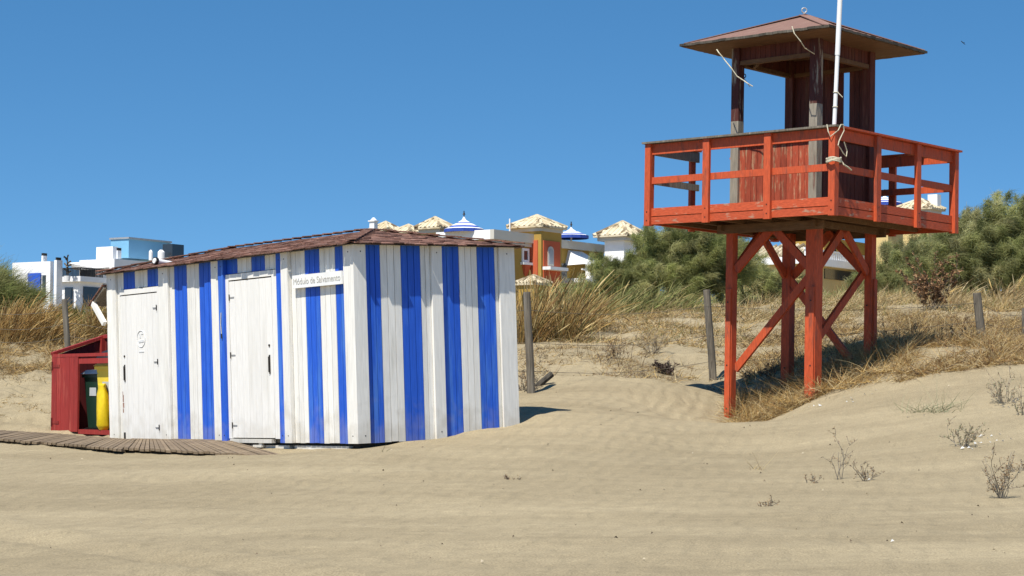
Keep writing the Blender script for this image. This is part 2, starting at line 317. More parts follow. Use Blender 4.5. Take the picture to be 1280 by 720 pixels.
segs=[(5.895,5.78,WP,0,0,T,1),(5.71,5.382,BP,0,2.15,T,3),(5.78,5.71,WP,0,2.15,T,1),(5.382,5.018,WP,0,2.15,T,3),(5.018,4.699,BP,0,2.15,T,3),
(4.408,4.278,WP,0,0,T,1),(4.278,3.944,BP,0,0,T,3),(3.944,3.617,WP,0,0,T,3),(3.617,3.258,BP,0,0,T,3),
(2.90,2.642,BP,0,2.20,T,2),(2.642,2.30,WP,0,2.20,T,3),(2.30,1.975,BP,0,2.20,T,3),(1.975,1.655,WP,0,2.20,T,3),
(1.376,1.060,WP,0,0,T,3),(1.060,0.738,BP,0,0,T,3),(0.738,0.40,WP,0,0,T,3),(0.40,0.18,BP,0,0,T,2)]
planks(w,segs,'y',0,0,0.0,1)
w.box(0.032,0.06,0.05,HL-0.05,0.0,T,'grey_wood')
w.build('wall',hut)
w=MB(); r_=[(0.148,0.382,BP,0,0,T,3),(0.382,0.696,WP,0,0,T,3),(0.696,0.991,BP,0,0,T,3),(0.991,1.14,WP,0,0,T,2),(1.302,1.596,BP,0,0,T,3),(1.596,1.886,WP,0,0,T,3),(1.886,2.169,BP,0,0,T,3),(2.169,2.224,WP,0,0,T,1)]
planks(w,r_,'x',0,0,0.0,1); w.box(0.06,HW-0.06,0.032,0.06,0,T,'grey_wood'); w.build('wall',hut)
w=MB(); planks(w,[(0.06+i*0.32,0.06+(i+1)*0.32,[WP,BP][i%2],0,0,T,3) for i in range(7)],'x',0,0,HL,-1); w.build('wall',hut)
w=MB(); planks(w,[(0.06+i*0.334,0.06+(i+1)*0.334,[WP,BP][i%2],0,0,T,3) for i in range(18)],'y',0,0,HW,-1); w.build('wall',hut)
def corner(x0,x1,y0,y1,z0=0.0):
    m=MB(); m.box(x0,x1,y0,y1,z0,T-0.005,WP,rv(.03)); m.build('corner_board',hut)
def board(x0,x1,y0,y1,z0,z1,mt,name='batten'):
    m=MB(); m.box(x0,x1,y0,y1,z0,z1,mt,rv(.04))
    for zz in (z0+0.09,z1-0.09):
        yc=(y0+y1)/2; xc=(x0+x1)/2
        if x0<-0.01 and abs(y1-y0)>0.08: m.tube([(x0-0.002,yc,zz),(x0+0.01,yc,zz)],0.009,'metal_dark',seg=6)
        if y0<-0.01 and abs(x1-x0)>0.08: m.tube([(xc,y0-0.002,zz),(xc,y0+0.01,zz)],0.009,'metal_dark',seg=6)
    return m.build(name,hut)
board(-0.035,0.0,-0.035,0.18,0.0,T-.004,WP,'corner_board'); board(0.0,0.148,-0.035,0.0,0.0,T-.004,WP,'corner_board')
board(-0.035,0.0,5.895,HL+0.03,0.0,T-.004,WP,'corner_board'); board(2.224,HW+0.03,-0.035,0.0,0.0,T-.004,WP,'corner_board')
corner(HW,HW+0.03,0.0,0.2); corner(HW,HW+0.03,HL-0.2,HL+0.03); corner(0,0.2,HL,HL+0.03)
board(-0.035,0.0,4.408,4.66,0.0,T-.004,WP); board(-0.035,0.0,3.03,3.258,0.0,T-.004,WP)
board(-0.065,0.0,2.90,3.03,0.0,T-.004,BP); board(-0.045,0.0,1.535,1.655,0.0,T-.004,BP); board(-0.055,0.0,1.376,1.533,0.0,T-.004,WP)
board(1.14,1.302,-0.04,0.0,0.0,T-.004,WP)
def door(D, hinge_left, frame):
    u0,u1,z0,z1=D; fr=MB()
    for a,b,c,d in frame: fr.box(-0.032,0.03,a,b,c,d,'door_paint',rv(.03))
    fr.build('door_frame',hut)
    m=MB(); nb=7; wd=(u0-u1)/nb
    for k in range(nb):
        a=u1+k*wd; m.box(-0.024-random.uniform(0,.002),0.02,a+0.0015,a+wd-0.0015,z0,z1-0.012,'door_paint',rv(.03))
    dr=m.build('door',hut)
    uh=u0-0.02 if hinge_left else u1+0.02; sg=-1 if hinge_left else 1
    for zz in (z0+0.16,(z0+z1)/2+0.05,z1-0.22):
        h=MB(); h.box(-0.032,-0.022,uh,uh+sg*0.10,zz-0.008,zz+0.008,'metal_grey'); h.tube([(-0.036,uh-sg*.01,zz-0.04),(-0.036,uh-sg*.01,zz+0.04)],0.007,'metal_dark',seg=6); h.build('hinge',dr)
    ul=u1+0.08 if hinge_left else u0-0.08; zc=(z0+z1)/2-0.05
    h=MB(); h.box(-0.034,-0.022,ul-0.013,ul+0.013,zc-0.16,zc+0.08,'metal_dark'); h.box(-0.05,-0.034,ul-0.007,ul+0.007,zc-0.14,zc+0.06,'metal_dark'); h.build('handle',dr)
    h=MB(); h.tube([(-0.036,ul,zc+0.20),(-0.02,ul,zc+0.20)],0.016,'metal_dark',seg=8); h.build('lock',dr)
    return dr
d1=door(D1,False,[(4.66,4.715,0.02,2.14),(4.715,5.78,2.07,2.14)])
d2=door(D2,True,[(1.658,1.785,0.05,2.19),(1.795,2.90,2.115,2.19),(2.825,2.90,0.05,2.115)])
# faded round emblem on the first door
em=MB()
em.tube([(-0.0275,5.19+0.115*math.cos(2*math.pi*k/30),1.43+0.115*math.sin(2*math.pi*k/30)) for k in range(29)],0.006,'faint_ink',seg=4); em.build('emblem_ring',d1)
for p,q,hh in (((5.27,1.39),(5.11,1.40),.028),((5.235,1.47),(5.205,1.475),.06),((5.19,1.50),(5.13,1.50),.016),((5.26,1.25),(5.12,1.25),.016)):
    em=MB(); em.beam((-0.0285,p[0],p[1]),(-0.0285,q[0],q[1]),hh,0.004,(0,0,1),'faint_ink'); em.build('emblem_line',d1)
# rust and chipped paint by the first door
rs=MB()
for z,wd,hh in ((0.55,0.03,0.10),(0.47,0.04,0.07),(0.40,0.025,0.06),(0.62,0.015,0.08)): rs.box(-0.0275,-0.022,5.765-wd,5.765,z,z+hh,'shingle',1.4)
rs.build('chipped_paint',d1); rs=MB(); rs.box(-0.0275,-0.02,5.70,5.755,0.03,0.12,'metal_dark'); rs.build('chipped_corner',d1)
# sign with lettering
sg=MB(); sg.box(-0.062,-0.036,0.185,1.26,1.925,2.085,'sign_white'); so=sg.build('sign_board',hut); so['label']='white board sign reading Módulo de Salvamento'
tcv=bpy.data.curves.new('lettering','FONT'); tcv.body='Módulo de Salvamento'; tcv.size=0.112; tcv.align_x='CENTER'; tcv.align_y='CENTER'; tcv.extrude=0.001
to=bpy.data.objects.new('lettering',tcv); C.objects.link(to)
bpy.context.view_layer.update()
dg=bpy.context.evaluated_depsgraph_get(); me=bpy.data.meshes.new_from_object(to.evaluated_get(dg)); bpy.data.objects.remove(to)
lo=bpy.data.objects.new('lettering',me); C.objects.link(lo); me.materials.clear(); me.materials.append(MATS['ink']); lo.parent=so
# text x -> -y (reads left to right towards the near corner), text y -> z, normal -> -x
lo.matrix_local=Matrix(((0,0,-1,-0.0645),(-1,0,0,0.72),(0,1,0,2.003),(0,0,0,1)))
# hip roof with ragged shingles
OV=0.13; RISE=0.285; UE=1.35
x0,x1,y0,y1=-OV,HW+OV,-OV,HL+OV; zc=HW/2
RA=(zc,UE,HH+RISE); RB=(zc,HL-UE,HH+RISE); ze=HH-0.012
rf=MB()
rf.add([(x0+.02,y0+.02,ze),(x1-.02,y0+.02,ze),(x1-.02,y1-.02,ze),(x0+.02,y1-.02,ze),(RA[0],RA[1],RA[2]-.02),(RB[0],RB[1],RB[2]-.02)],[(0,1,2,3),(0,1,4),(1,2,5,4),(2,3,5),(3,0,4,5)],'grey_wood',0.7)
def shingles(mb, e0,e1,r0,r1,rows,wd):
    e0,e1,r0,r1=map(Vector,(e0,e1,r0,r1)); ed=(e1-e0).normalized(); L=(e1-e0).length
    mid=(e0+e1)/2; up=(r0+r1)/2-mid; up=up-ed*up.dot(ed); H=up.length; ud=up/H; nn=ed.cross(ud)
    if nn.z<0: nn=-nn
    a0=(r0-e0).dot(ed); a1=(r1-e0).dot(ed)
    for r in range(rows):
        t0=r*H/rows-0.03; t1=(r+1)*H/rows+0.06; tm=(r+0.5)*H/rows/H
        lo=a0*tm; hi=L+(a1-L)*tm; s=lo+random.uniform(-wd,0)
        while s<hi:
            ww=wd*random.uniform(0.7,1.3); s1=min(s+ww,hi+0.03); b=max(s,lo-0.03)
            if s1-b>0.03:
                l0=0.008+random.uniform(0,0.012); j=random.uniform(-0.02,0.015)
                p=[e0+ed*b+ud*(t0+j)+nn*l0, e0+ed*s1+ud*(t0+j+random.uniform(-.008,.008))+nn*(l0+random.uniform(-.005,.006)), e0+ed*s1+ud*min(t1,H)+nn*0.004, e0+ed*b+ud*min(t1,H)+nn*0.004]
                q=[v-nn*0.014 for v in p[:2]]+[v-nn*0.004 for v in p[2:]]
                mb.add(q+p, MB.BF, 'shingle', random.uniform(0.65,1.3))
            s+=ww+0.006
shingles(rf,(x0,y1,ze+.01),(x0,y0,ze+.01),RB,RA,10,0.15); shingles(rf,(x0,y0,ze+.01),(x1,y0,ze+.01),RA,RA,10,0.15)
shingles(rf,(x1,y0,ze+.01),(x1,y1,ze+.01),RA,RB,8,0.24); shingles(rf,(x1,y1,ze+.01),(x0,y1,ze+.01),RB,RB,8,0.24)
roof=rf.build('roof',hut)
rc=MB()
for A_,B_,n_ in ((RA,RB,14),(RA,(x0,y0,ze+.02),7),(RA,(x1,y0,ze+.02),7),(RB,(x0,y1,ze+.02),7),(RB,(x1,y1,ze+.02),7)):
    A_=Vector(A_); B_=Vector(B_)
    for k in range(n_):
        p=A_.lerp(B_,k/n_); q=A_.lerp(B_,(k+1.15)/n_ if k<n_-1 else 1.0); rc.beam(p+Vector((0,0,0.022)),q+Vector((0,0,0.034)),0.13,0.012,(B_-A_).cross(Vector((0,0,1))),'shingle',random.uniform(.6,1.25))
rc.build('ridge_cap',roof)
vp=MB(); vb=Vector((0.12,4.86,HH+0.09)); dv=Vector((-1,-0.1,0.15)).normalized()
vp.tube([vb+dv*-0.2,vb+dv*0.10],0.040,'pole_white',seg=14); vp.tube([vb+dv*0.06,vb+dv*0.105],0.052,'black_plastic',seg=14,cap=False); vp.tube([vb+dv*0.106,vb+dv*0.109],0.036,'pole_white',seg=14)
o=vp.build('vent_pipe',roof)
# skids under the floor
for a0,a1,v0 in ((0.26,1.45,0.03),(1.55,2.92,0.02)):
    m=MB(); m.box(v0,v0+0.10,a0,a1,-0.16,-0.035,WP,0.95); m.build('skid',hut)
m=MB(); m.box(0.10,HW-0.1,0.12,HL-0.1,-0.30,0.0,'grey_wood',0.5); m.build('floor',hut)
m=MB(); m.box(-0.045,0.02,1.86,2.86,-0.005,0.045,WP,0.9); m.box(-0.05,0.0,2.10,2.30,-0.06,-0.03,WP,.95); m.box(-0.03,0.0,2.12,2.19,-0.03,0.0,WP,0.9); m.build('door_sill',hut)
# small lean-to canopy on the far end
cn=MB(); cn.beam((0.22,HL+0.02,2.20),(0.22,HL+0.40,1.97),0.62,0.035,(1,0,0),'grey_wood',1.3)  # grey slab: shade on the white underside put into its colour
for k in range(5): cn.beam((0.22,HL+0.02+k*0.085,2.24-k*0.052),(0.22,HL+0.125+k*0.085,2.165-k*0.052),0.66,0.014,(1,0,0),'shingle',rv(.25))
co=cn.build('canopy',hut)
br=MB(); br.beam((-0.08,HL+0.03,1.68),(-0.08,HL+0.36,1.99),0.075,0.05,(0,-.7,.7),WP); br.build('brace',co)
# blue paint drip and loose rope end on the blue batten
m=MB(); m.tube([(-0.07,2.965,1.70),(-0.075,2.975,1.55),(-0.075,2.96,1.42)],0.006,'rope',seg=5); m.tube([(-0.075,2.96,1.42),(-0.075,2.955,1.36)],0.011,'metal_dark',seg=6); m.build('hook_cord',hut)

# ------------------------------------------------------------------ lifeguard tower
S=3.3
twM=rx(-0.004218)@ry(0.0190398)@rz(0.828149)
TWL=np.array([4.4913,27.5798,2.5008+EYE])
tw=thing('lifeguard_tower','orange red wooden lifeguard watchtower with railed platform and small hip roof','watchtower',TWL,twM)
def twl(px,py,x=None,y=None):
    """point on a plane of the tower seen along a line of sight (only used to read brace ends off)"""
    return None
TR='tower_red'
# legs
lo_,hi_=0.84,2.46; LW=0.18
LT=0.125; LS=0.15
legs={'N':(lo_,lo_,LW),'L':(lo_,hi_-LT,LT),'R':(hi_-LT,lo_,LT),'B':(hi_-LS,hi_-LS,LS)}
for k,(a,b,lw_) in legs.items():
    m=MB(); m.box(a,a+lw_,b,b+lw_,-3.9,0.0,TR,rv(.04)); lg=m.build('leg',tw)
    m=MB()
    if k in 'NL': m.box(a-0.03,a-0.001,b+0.01,b+0.095,-3.9,-0.95,TR,rv(.06))
    if k in 'R': m.box(a+0.04,a+0.12,b-0.03,b-0.001,-3.9,-0.75,TR,0.85)
    for zz in (-1.15,-2.1,-2.75):
        m.tube([(a-0.034,b+0.06,zz),(a-0.02,b+0.06,zz)],0.013,'metal_dark',seg=6)
    m.build('splice_plank',lg)
def brace(p0,p1,w=0.125,t=0.05,side=(0,0,1),mt=TR):
    m=MB(); m.beam(p0,p1,w,t,side,mt,rv(.08)); return m.build('brace',tw)
ci=1.65; xf=lo_+0.05
for xx in (lo_+0.06,hi_-0.06):
    brace((xx,lo_+LW-.03,-0.66),(xx,ci+0.02,-0.02)); brace((xx,hi_-LW+.03,-0.66),(xx,ci-0.02,-0.02))
for yy in (lo_+0.06,hi_-0.06):
    brace((lo_+LW-.03,yy,-0.66),(ci+0.02,yy,-0.02)); brace((hi_-LW+.03,yy,-0.66),(ci-0.02,yy,-0.02))
brace((lo_+0.115,lo_+LW-.06,-0.72),(lo_+0.115,hi_-LW+.06,-2.16),0.115)
brace((hi_-LW+.06,lo_+0.115,-0.62),(lo_+LW-.06,lo_+0.115,-1.80),0.115)
brace((hi_-0.115,hi_-LW+.06,-0.70),(hi_-0.115,lo_+LW-.06,-2.25),0.115)
# bearers and joists
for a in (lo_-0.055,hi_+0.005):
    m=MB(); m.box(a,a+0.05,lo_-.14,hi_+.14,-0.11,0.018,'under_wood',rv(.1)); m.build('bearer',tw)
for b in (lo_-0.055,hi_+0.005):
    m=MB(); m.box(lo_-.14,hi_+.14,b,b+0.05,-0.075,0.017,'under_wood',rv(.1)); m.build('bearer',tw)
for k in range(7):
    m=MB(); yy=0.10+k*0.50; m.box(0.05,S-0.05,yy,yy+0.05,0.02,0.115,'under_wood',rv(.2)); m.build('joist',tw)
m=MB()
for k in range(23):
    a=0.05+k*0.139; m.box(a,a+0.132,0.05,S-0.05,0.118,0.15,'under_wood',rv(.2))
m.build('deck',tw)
# fascia, rails and posts on the four sides
def side_box(mb, sd, a0,a1, d0,d1, z0,z1, mt, var):
    """sd 0: x=0 face along y; 1: y=0 face along x; 2: x=S face; 3: y=S face; d measured inwards from the face"""
    if sd==0: mb.box(d0,d1,a0,a1,z0,z1,mt,var)
    elif sd==1: mb.box(a0,a1,d0,d1,z0,z1,mt,var)
    elif sd==2: mb.box(S-d1,S-d0,a0,a1,z0,z1,mt,var)
    else: mb.box(a0,a1,S-d1,S-d0,z0,z1,mt,var)
for sd in range(4):
    e=0.0 if sd in (0,2) else 0.042
    for z0,z1 in ((0.0,0.112),(0.124,0.245)):
        m=MB(); side_box(m,sd,e,S-e,0.0,0.04,z0,z1,'tower_red_worn',rv(.06)); m.build('fascia',tw)
    runs=[(0.0,S)] if sd!=3 else [(0.0,1.20),(2.15,S)]
    for a0,a1 in runs:
        back=sd==3
        A0=max(a0,e); A1=min(a1,S-e)
        m=MB(); side_box(m,sd,A0,A1,0.0,0.04,0.615,0.715,TR if not back else 'post_bare',rv(.06)); m.build('mid_rail',tw)
        m=MB(); side_box(m,sd,A0,A1,0.0,0.04,1.06,1.215,TR if not back else 'post_bare',rv(.06)); m.build('top_rail',tw)
        m=MB(); c0=a0-0.09 if a0==0 else a0; c1=a1+0.09 if a1==S else a1
        if sd in (1,3): c0=max(c0,0.082); c1=min(c1,S-0.082)
        side_box(m,sd,c0,c1,-0.085,0.08,1.222,1.25,'grey_wood' if sd==0 else TR,rv(.06)); m.build('rail_cap',tw)
    for k,p in enumerate((0.0,1.1,2.2,S)):
        if sd in (1,3) and p in (0.0,S): continue
        m=MB()
        if p==0.0: a0,a1=-0.05,0.055
        elif p==S: a0,a1=S-0.055,S+0.05
        else: a0,a1=p-0.058,p+0.058
        d0,d1=(-0.05,0.055) if p in (0.0,S) else (-0.052,-0.001)
        side_box(m,sd,a0,a1,d0,d1,-0.02,1.22,TR,rv(.05))
        for zz in (0.06,0.19):
            if sd==0: m.tube([(-0.056,(a0+a1)/2,zz),(-0.045,(a0+a1)/2,zz)],0.010,'metal_dark',seg=6)
            if sd==1: m.tube([((a0+a1)/2,-0.058,zz),((a0+a1)/2,-0.045,zz)],0.010,'metal_dark',seg=6)
        m.build('railing_post',tw)
# cabin on the platform
c0,c1=0.87,2.43; PW=0.14
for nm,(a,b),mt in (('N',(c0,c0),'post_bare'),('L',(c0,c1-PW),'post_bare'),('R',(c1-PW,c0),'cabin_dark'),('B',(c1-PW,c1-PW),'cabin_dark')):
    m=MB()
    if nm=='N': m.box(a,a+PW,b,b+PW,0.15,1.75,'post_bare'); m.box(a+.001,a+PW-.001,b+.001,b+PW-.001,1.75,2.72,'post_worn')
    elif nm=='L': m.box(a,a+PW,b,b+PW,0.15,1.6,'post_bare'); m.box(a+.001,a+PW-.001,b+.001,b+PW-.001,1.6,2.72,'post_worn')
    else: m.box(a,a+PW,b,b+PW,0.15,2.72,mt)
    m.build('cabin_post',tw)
def vplanks(name,fixed,axis,a0,a1,z0,z1,n,mt,t=0.025):
    m=MB(); wd=(a1-a0)/n
    for k in range(n):
        j=random.uniform(0,.004); b0,b1=a0+k*wd+.003,a0+(k+1)*wd-.003
        if axis=='y': m.box(fixed+j,fixed+t+j,b0,b1,z0,z1,mt,rv(.22))
        else: m.box(b0,b1,fixed+j,fixed+t+j,z0,z1,mt,rv(.22))
    return m.build(name,tw)
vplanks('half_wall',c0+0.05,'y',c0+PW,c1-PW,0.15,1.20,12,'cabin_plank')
vplanks('half_wall',c0+0.05,'x',c0+PW,c1-PW,0.15,1.26,12,'cabin_dark')  # right wall darker: eave shade and grazing sun put into its colour
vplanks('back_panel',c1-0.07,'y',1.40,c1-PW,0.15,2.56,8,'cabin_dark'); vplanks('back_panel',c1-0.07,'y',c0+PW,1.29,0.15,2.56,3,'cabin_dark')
m=MB(); m.box(c0+0.02,c0+0.09,c0+PW,c1-PW,1.205,1.24,'cabin_dark'); m.build('wall_cap',tw)
m=MB(); m.box(c0+PW,c1-PW,c0+0.02,c0+0.09,1.265,1.295,'cabin_dark'); m.build('wall_cap',tw)
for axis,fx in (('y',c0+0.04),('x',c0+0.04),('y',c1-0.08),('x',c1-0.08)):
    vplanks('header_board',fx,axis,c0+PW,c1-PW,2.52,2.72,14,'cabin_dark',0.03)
    m=MB(); f0=fx-0.02
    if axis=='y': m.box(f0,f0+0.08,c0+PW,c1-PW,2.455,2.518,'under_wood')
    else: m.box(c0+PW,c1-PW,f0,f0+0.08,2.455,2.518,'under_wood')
    m.build('header_beam',tw)
for p,q in (((c0+PW,c1-0.04-.35,2.49),(c0+PW+.35,c1-0.05,2.49)),):
    m=MB(); m.beam(p,q,0.07,0.05,(0,0,1),'under_wood'); m.build('corner_tie',tw)
# roof: thin overhanging hip with felt, soffit, hip caps
ro=1.335; ez=2.735; cx=1.65; az=3.255
m=MB(); e0_,e1_=cx-ro,cx+ro
def lev(z0,i=0.0): return [(e0_+i,e0_+i,z0),(e1_-i,e0_+i,z0),(e1_-i,e1_-i,z0),(e0_+i,e1_-i,z0)]
m.add(lev(ez)+lev(ez+0.028)+[(cx,cx,az)],[(0,1,5,4),(1,2,6,5),(2,3,7,6),(3,0,4,7),(4,5,8),(5,6,8),(6,7,8),(7,4,8)],'roof_felt')
rr=m.build('roof',tw)
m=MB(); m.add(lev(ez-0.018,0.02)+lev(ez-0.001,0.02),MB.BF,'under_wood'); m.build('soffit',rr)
m=MB()
for p in lev(ez+0.03,0.03):
    m.beam((cx,cx,az+0.012),p,0.16,0.012,(Vector(p)-Vector((cx,cx,az))).cross(Vector((0,0,1))),'roof_felt',1.12)
m.build('hip_cap',rr)
m=MB()
for p,q in ((lev(ez+.012,-.004)[i],lev(ez+.012,-.004)[(i+1)%4]) for i in range(4)):
    n_=22
    for k in range(n_):
        a=Vector(p).lerp(Vector(q),k/n_); b=Vector(p).lerp(Vector(q),(k+1.05)/n_); m.beam(a+Vector((0,0,random.uniform(-.008,.004))),b+Vector((0,0,random.uniform(-.008,.004))),0.036,0.02,(0,0,1),'grey_wood',random.uniform(.3,.7))
m.build('roof_edge',rr)
def ring_pts(c,r,axis,n=14):
    c=Vector(c); a=Vector((1,0,0)) if abs(Vector(axis).x)<.9 else Vector((0,1,0)); a=(a-Vector(axis)*a.dot(Vector(axis))).normalized(); b=Vector(axis).cross(a)
    return [c+a*(r*math.cos(2*math.pi*k/n))+b*(r*math.sin(2*math.pi*k/n)) for k in range(n+1)]
m=MB(); m.tube([(cx,cx,az),(cx,cx,az+.05)],0.016,'metal_grey',seg=8); m.tube(ring_pts((cx,cx,az+.085),0.038,(0.707,0.707,0)),0.011,'metal_grey',seg=6); m.build('eye_bolt',rr)
m=MB(); hk=(c0+0.25,c1-0.05,2.455); m.tube([hk,(hk[0],hk[1],2.36)],0.007,'metal_dark',seg=6); m.tube(ring_pts((hk[0],hk[1],2.33),0.03,(0.707,0.707,0)),0.008,'metal_dark',seg=6); m.tube([(hk[0],hk[1],2.30),(hk[0]+.03,hk[1]-.03,2.24),(hk[0]+.05,hk[1]-.08,2.16)],0.005,'rope',seg=5); m.build('hook',tw)

def tw_world(x,y,z): return TWL+twM@np.array([x,y,z])
# flagpole tied inside the near corner of the railing
fb=tw_world(0.12,0.12,0.15); ft=fb+np.array([0.23,-0.05,4.6])
fp=thing('flagpole','tall white flagpole tied to the near corner of the watchtower railing','flagpole',fb)
m=MB(); d_=ft-fb; m.tube([(0,0,0),tuple(d_*0.33),tuple(d_*0.5)],0.029,'pole_white',seg=12); m.tube([tuple(d_*0.46),tuple(d_*1.0)],0.035,'pole_white',seg=12); m.build('pole',fp)
m=MB()
for k in (0.30,0.345): m.tube(ring_pts(tuple(d_*k),0.034,(0,0,1)),0.007,'rope',seg=5)
m.tube([tuple(d_*0.345+np.array([.02,-.03,0])),tuple(d_*0.33+np.array([.09,-.06,-.01]))],0.006,'rope',seg=5); m.build('tie',fp)
def rope(name,pts,r,label,jit=0.0):
    pts=[np.array(p) for p in pts]; b=pts[0]; t=MB()
    t.tube([tuple(p-b) for p in pts],r,'rope',seg=6); o=t.build(name); o.location=[float(q) for q in b]; tag(o,label,'rope'); return o
# coil of rope round the near corner post
pc=[]; 
for k in range(70):
    a=k/70*2*math.pi*5.0; z=0.725+0.012*(k/14)+0.01*math.sin(k*1.7)
    cxx=0.0; R_=0.115+0.015*math.sin(k*0.9)
    pc.append(tw_world(cxx+R_*math.cos(a),cxx+R_*math.sin(a),z))
pc+=[tw_world(0.10,-0.10,0.70),tw_world(0.20,-0.11,0.67),tw_world(0.30,-0.10,0.64)]
rope('rope',pc,0.011,'coiled rope wound around the near corner post of the watchtower railing')
lp=[tw_world(-0.09,0.06,1.255),tw_world(-0.10,0.03,1.15),tw_world(-0.09,0.0,1.08),tw_world(-0.03,-0.09,1.17),tw_world(0.02,-0.10,1.255),tw_world(0.08,-0.10,1.262),tw_world(0.10,-0.10,1.18),tw_world(0.05,-0.09,1.10),tw_world(0.0,-0.085,1.02),tw_world(-0.03,-0.09,0.96),tw_world(0.03,-0.09,0.92),tw_world(0.10,-0.09,0.86),tw_world(0.17,-0.095,0.82),tw_world(0.19,-0.095,0.90),tw_world(0.12,-0.09,1.02)]
rope('rope',lp,0.008,'loose loop of thin rope hanging over the top rail at the near corner')
ra=at(896,62,29.3); rope('rope',[ra,at(899,66.5,29.2),at(903,71,29.2),at(905,74,29.2),at(914,85,29.1),at(921,95,29.1),at(930,101,29.05),at(935,104.5,29.0),at(941,108,29.0)],0.0085,'frayed pale rope dangling from the left eave of the watchtower roof')
rope('rope',[at(990,33,28.35),at(993,42,28.3),at(1001,52,28.3),at(1006,60,28.4),at(1018,67.5,28.65)],0.007,'short pale rope hanging from the front roof edge beside the cabin post')

# ------------------------------------------------------------------ red bin cabinet with bins
u_=np.array([-math.sin(0.689),math.cos(0.689),0]); v_=np.array([math.cos(0.689),math.sin(0.689),0])
FL=at(65,541,31.6); CL=2.25; CD=0.90; CH=1.25; CB=1.55
cab=thing('bin_cabinet','open topped red plank cabinet for rubbish bins beside the striped hut','cabinet',FL-u_*CL,rz(0.689))
# local: x = depth, y = along front (0 near end, CL left end), z up
CR='cabinet_red'
yo=CL-0.92; ye=CL-0.06
m=MB(); nb=6; wd=(ye-yo)/nb
for k in range(nb): m.box(-0.03-random.uniform(0,.003),0.0,yo+k*wd+.002,yo+(k+1)*wd-.002,0.03,CH-0.05,CR,rv(.10))
dr=m.build('door',cab)
for zz in (0.17,1.06):
    h=MB(); h.box(-0.040,-0.030,ye-0.02,ye-0.24,zz-0.022,zz+0.022,'cabinet_red',0.75); h.tube([(-0.04,ye,zz-0.07),(-0.04,ye,zz+0.07)],0.014,'cabinet_dark',seg=6); h.build('hinge',dr)
m=MB(); m.box(-0.02,0.05,CL-0.06,CL,0,CH,CR); m.box(-0.02,0.05,0,0.06,0,CH,CR); m.box(-0.035,0.05,0.06,CL-0.06,CH-0.05,CH,CR,1.05); m.box(-0.03,0.03,0.06,yo-0.02,CH-0.16,CH-0.08,CR,1.1); m.box(-0.02,0.05,0.06,yo-.005,0,0.07,CR,.95); m.build('front_frame',cab)
def side_wall(y0,y1):
    m=MB(); n_=8
    for k in range(n_):
        a=0.05+k*(CD-.05)/n_; b=0.05+(k+1)*(CD-.05)/n_-.003; za=CH+(CB-CH)*a/CD-0.03; zb=CH+(CB-CH)*b/CD-.03
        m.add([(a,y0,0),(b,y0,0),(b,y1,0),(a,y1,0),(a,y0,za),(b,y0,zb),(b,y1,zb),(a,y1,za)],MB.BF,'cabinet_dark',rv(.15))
    o=m.build('side_wall',cab)
    m=MB(); m.beam((-0.03,(y0+y1)/2,CH+0.005),(CD+.03,(y0+y1)/2,CB+0.012),0.09,0.05,(0,1,0),CR); m.build('top_rail',o)
side_wall(CL-0.035,CL-0.01); side_wall(0.01,0.035)
m=MB()
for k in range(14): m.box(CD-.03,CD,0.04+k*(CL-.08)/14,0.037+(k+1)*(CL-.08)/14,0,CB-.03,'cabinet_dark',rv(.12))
m.build('back_wall',cab)
m=MB(); m.box(CD-.06,CD+.03,0,CL,CB-.03,CB+.02,CR); m.build('back_rail',cab)
m=MB(); m.box(CD-.10,CD-.03,CL-0.11,CL-0.04,0,CB-.04,CR); m.build('corner_post',cab)
m=MB(); m.box(0.05,CD-.03,0.03,CL-.03,0.0,0.04,'grey_wood',.6); m.build('floor',cab)
def bin_(name,label,yc,xc,body,lid,h=1.0,w=0.48,dp=0.52,group=None):
    loc=FL-u_*(CL-yc)+v_*xc+np.array([0,0,0.045]); t=thing(name,label,'bin',loc,rz(0.689))
    m=MB(); b=0.78
    m.add([(-dp/2*b,-w/2*b,0.05),(dp/2*b,-w/2*b,0.05),(dp/2*b,w/2*b,0.05),(-dp/2*b,w/2*b,0.05),(-dp/2,-w/2,h),(dp/2,-w/2,h),(dp/2,w/2,h),(-dp/2,w/2,h)],MB.BF,body)
    m.box(-dp/2-.025,dp/2+.02,-w/2-.025,w/2+.025,h-.05,h,body); m.build('body',t)
    m=MB(); m.add([(-dp/2-.05,-w/2-.03,h+.005),(dp/2+.03,-w/2-.03,h+.005),(dp/2+.03,w/2+.03,h+.005),(-dp/2-.05,w/2+.03,h+.005),(-dp/2+.02,-w/2+.04,h+.07),(dp/2,-w/2+.04,h+.09),(dp/2,w/2-.04,h+.09),(-dp/2+.02,w/2-.04,h+.07)],MB.BF,lid); m.build('lid',t)
    for s in (-1,1):
        m=MB(); m.tube([(dp/2-.04,s*w/2-.03*s-.02,0.075),(dp/2-.04,s*w/2-.03*s+.02,0.075)],0.075,'black_plastic',seg=14); m.build('wheel',t)
    m=MB(); m.box(-dp/2*.93-.004,-dp/2*.93+.05,-w/2*.5,w/2*.35,h*.62,h*.78,'bin_lid'); m.build('sticker',t)
    m=MB(); m.tube([(dp/2+.06,-w/2+.05,h-.02),(dp/2+.06,w/2-.05,h-.02)],0.015,body,seg=6); m.build('handle',t)
    return t
bin_('wheelie_bin','dark green wheelie bin with grey lid inside the red cabinet',1.17,0.38,'bin_green','bin_lid',0.88,0.50)
yb=bin_('wheelie_bin','yellow wheelie bin with yellow lid inside the red cabinet',0.68,0.34,'bin_yellow','bin_yellow',1.0,0.50)
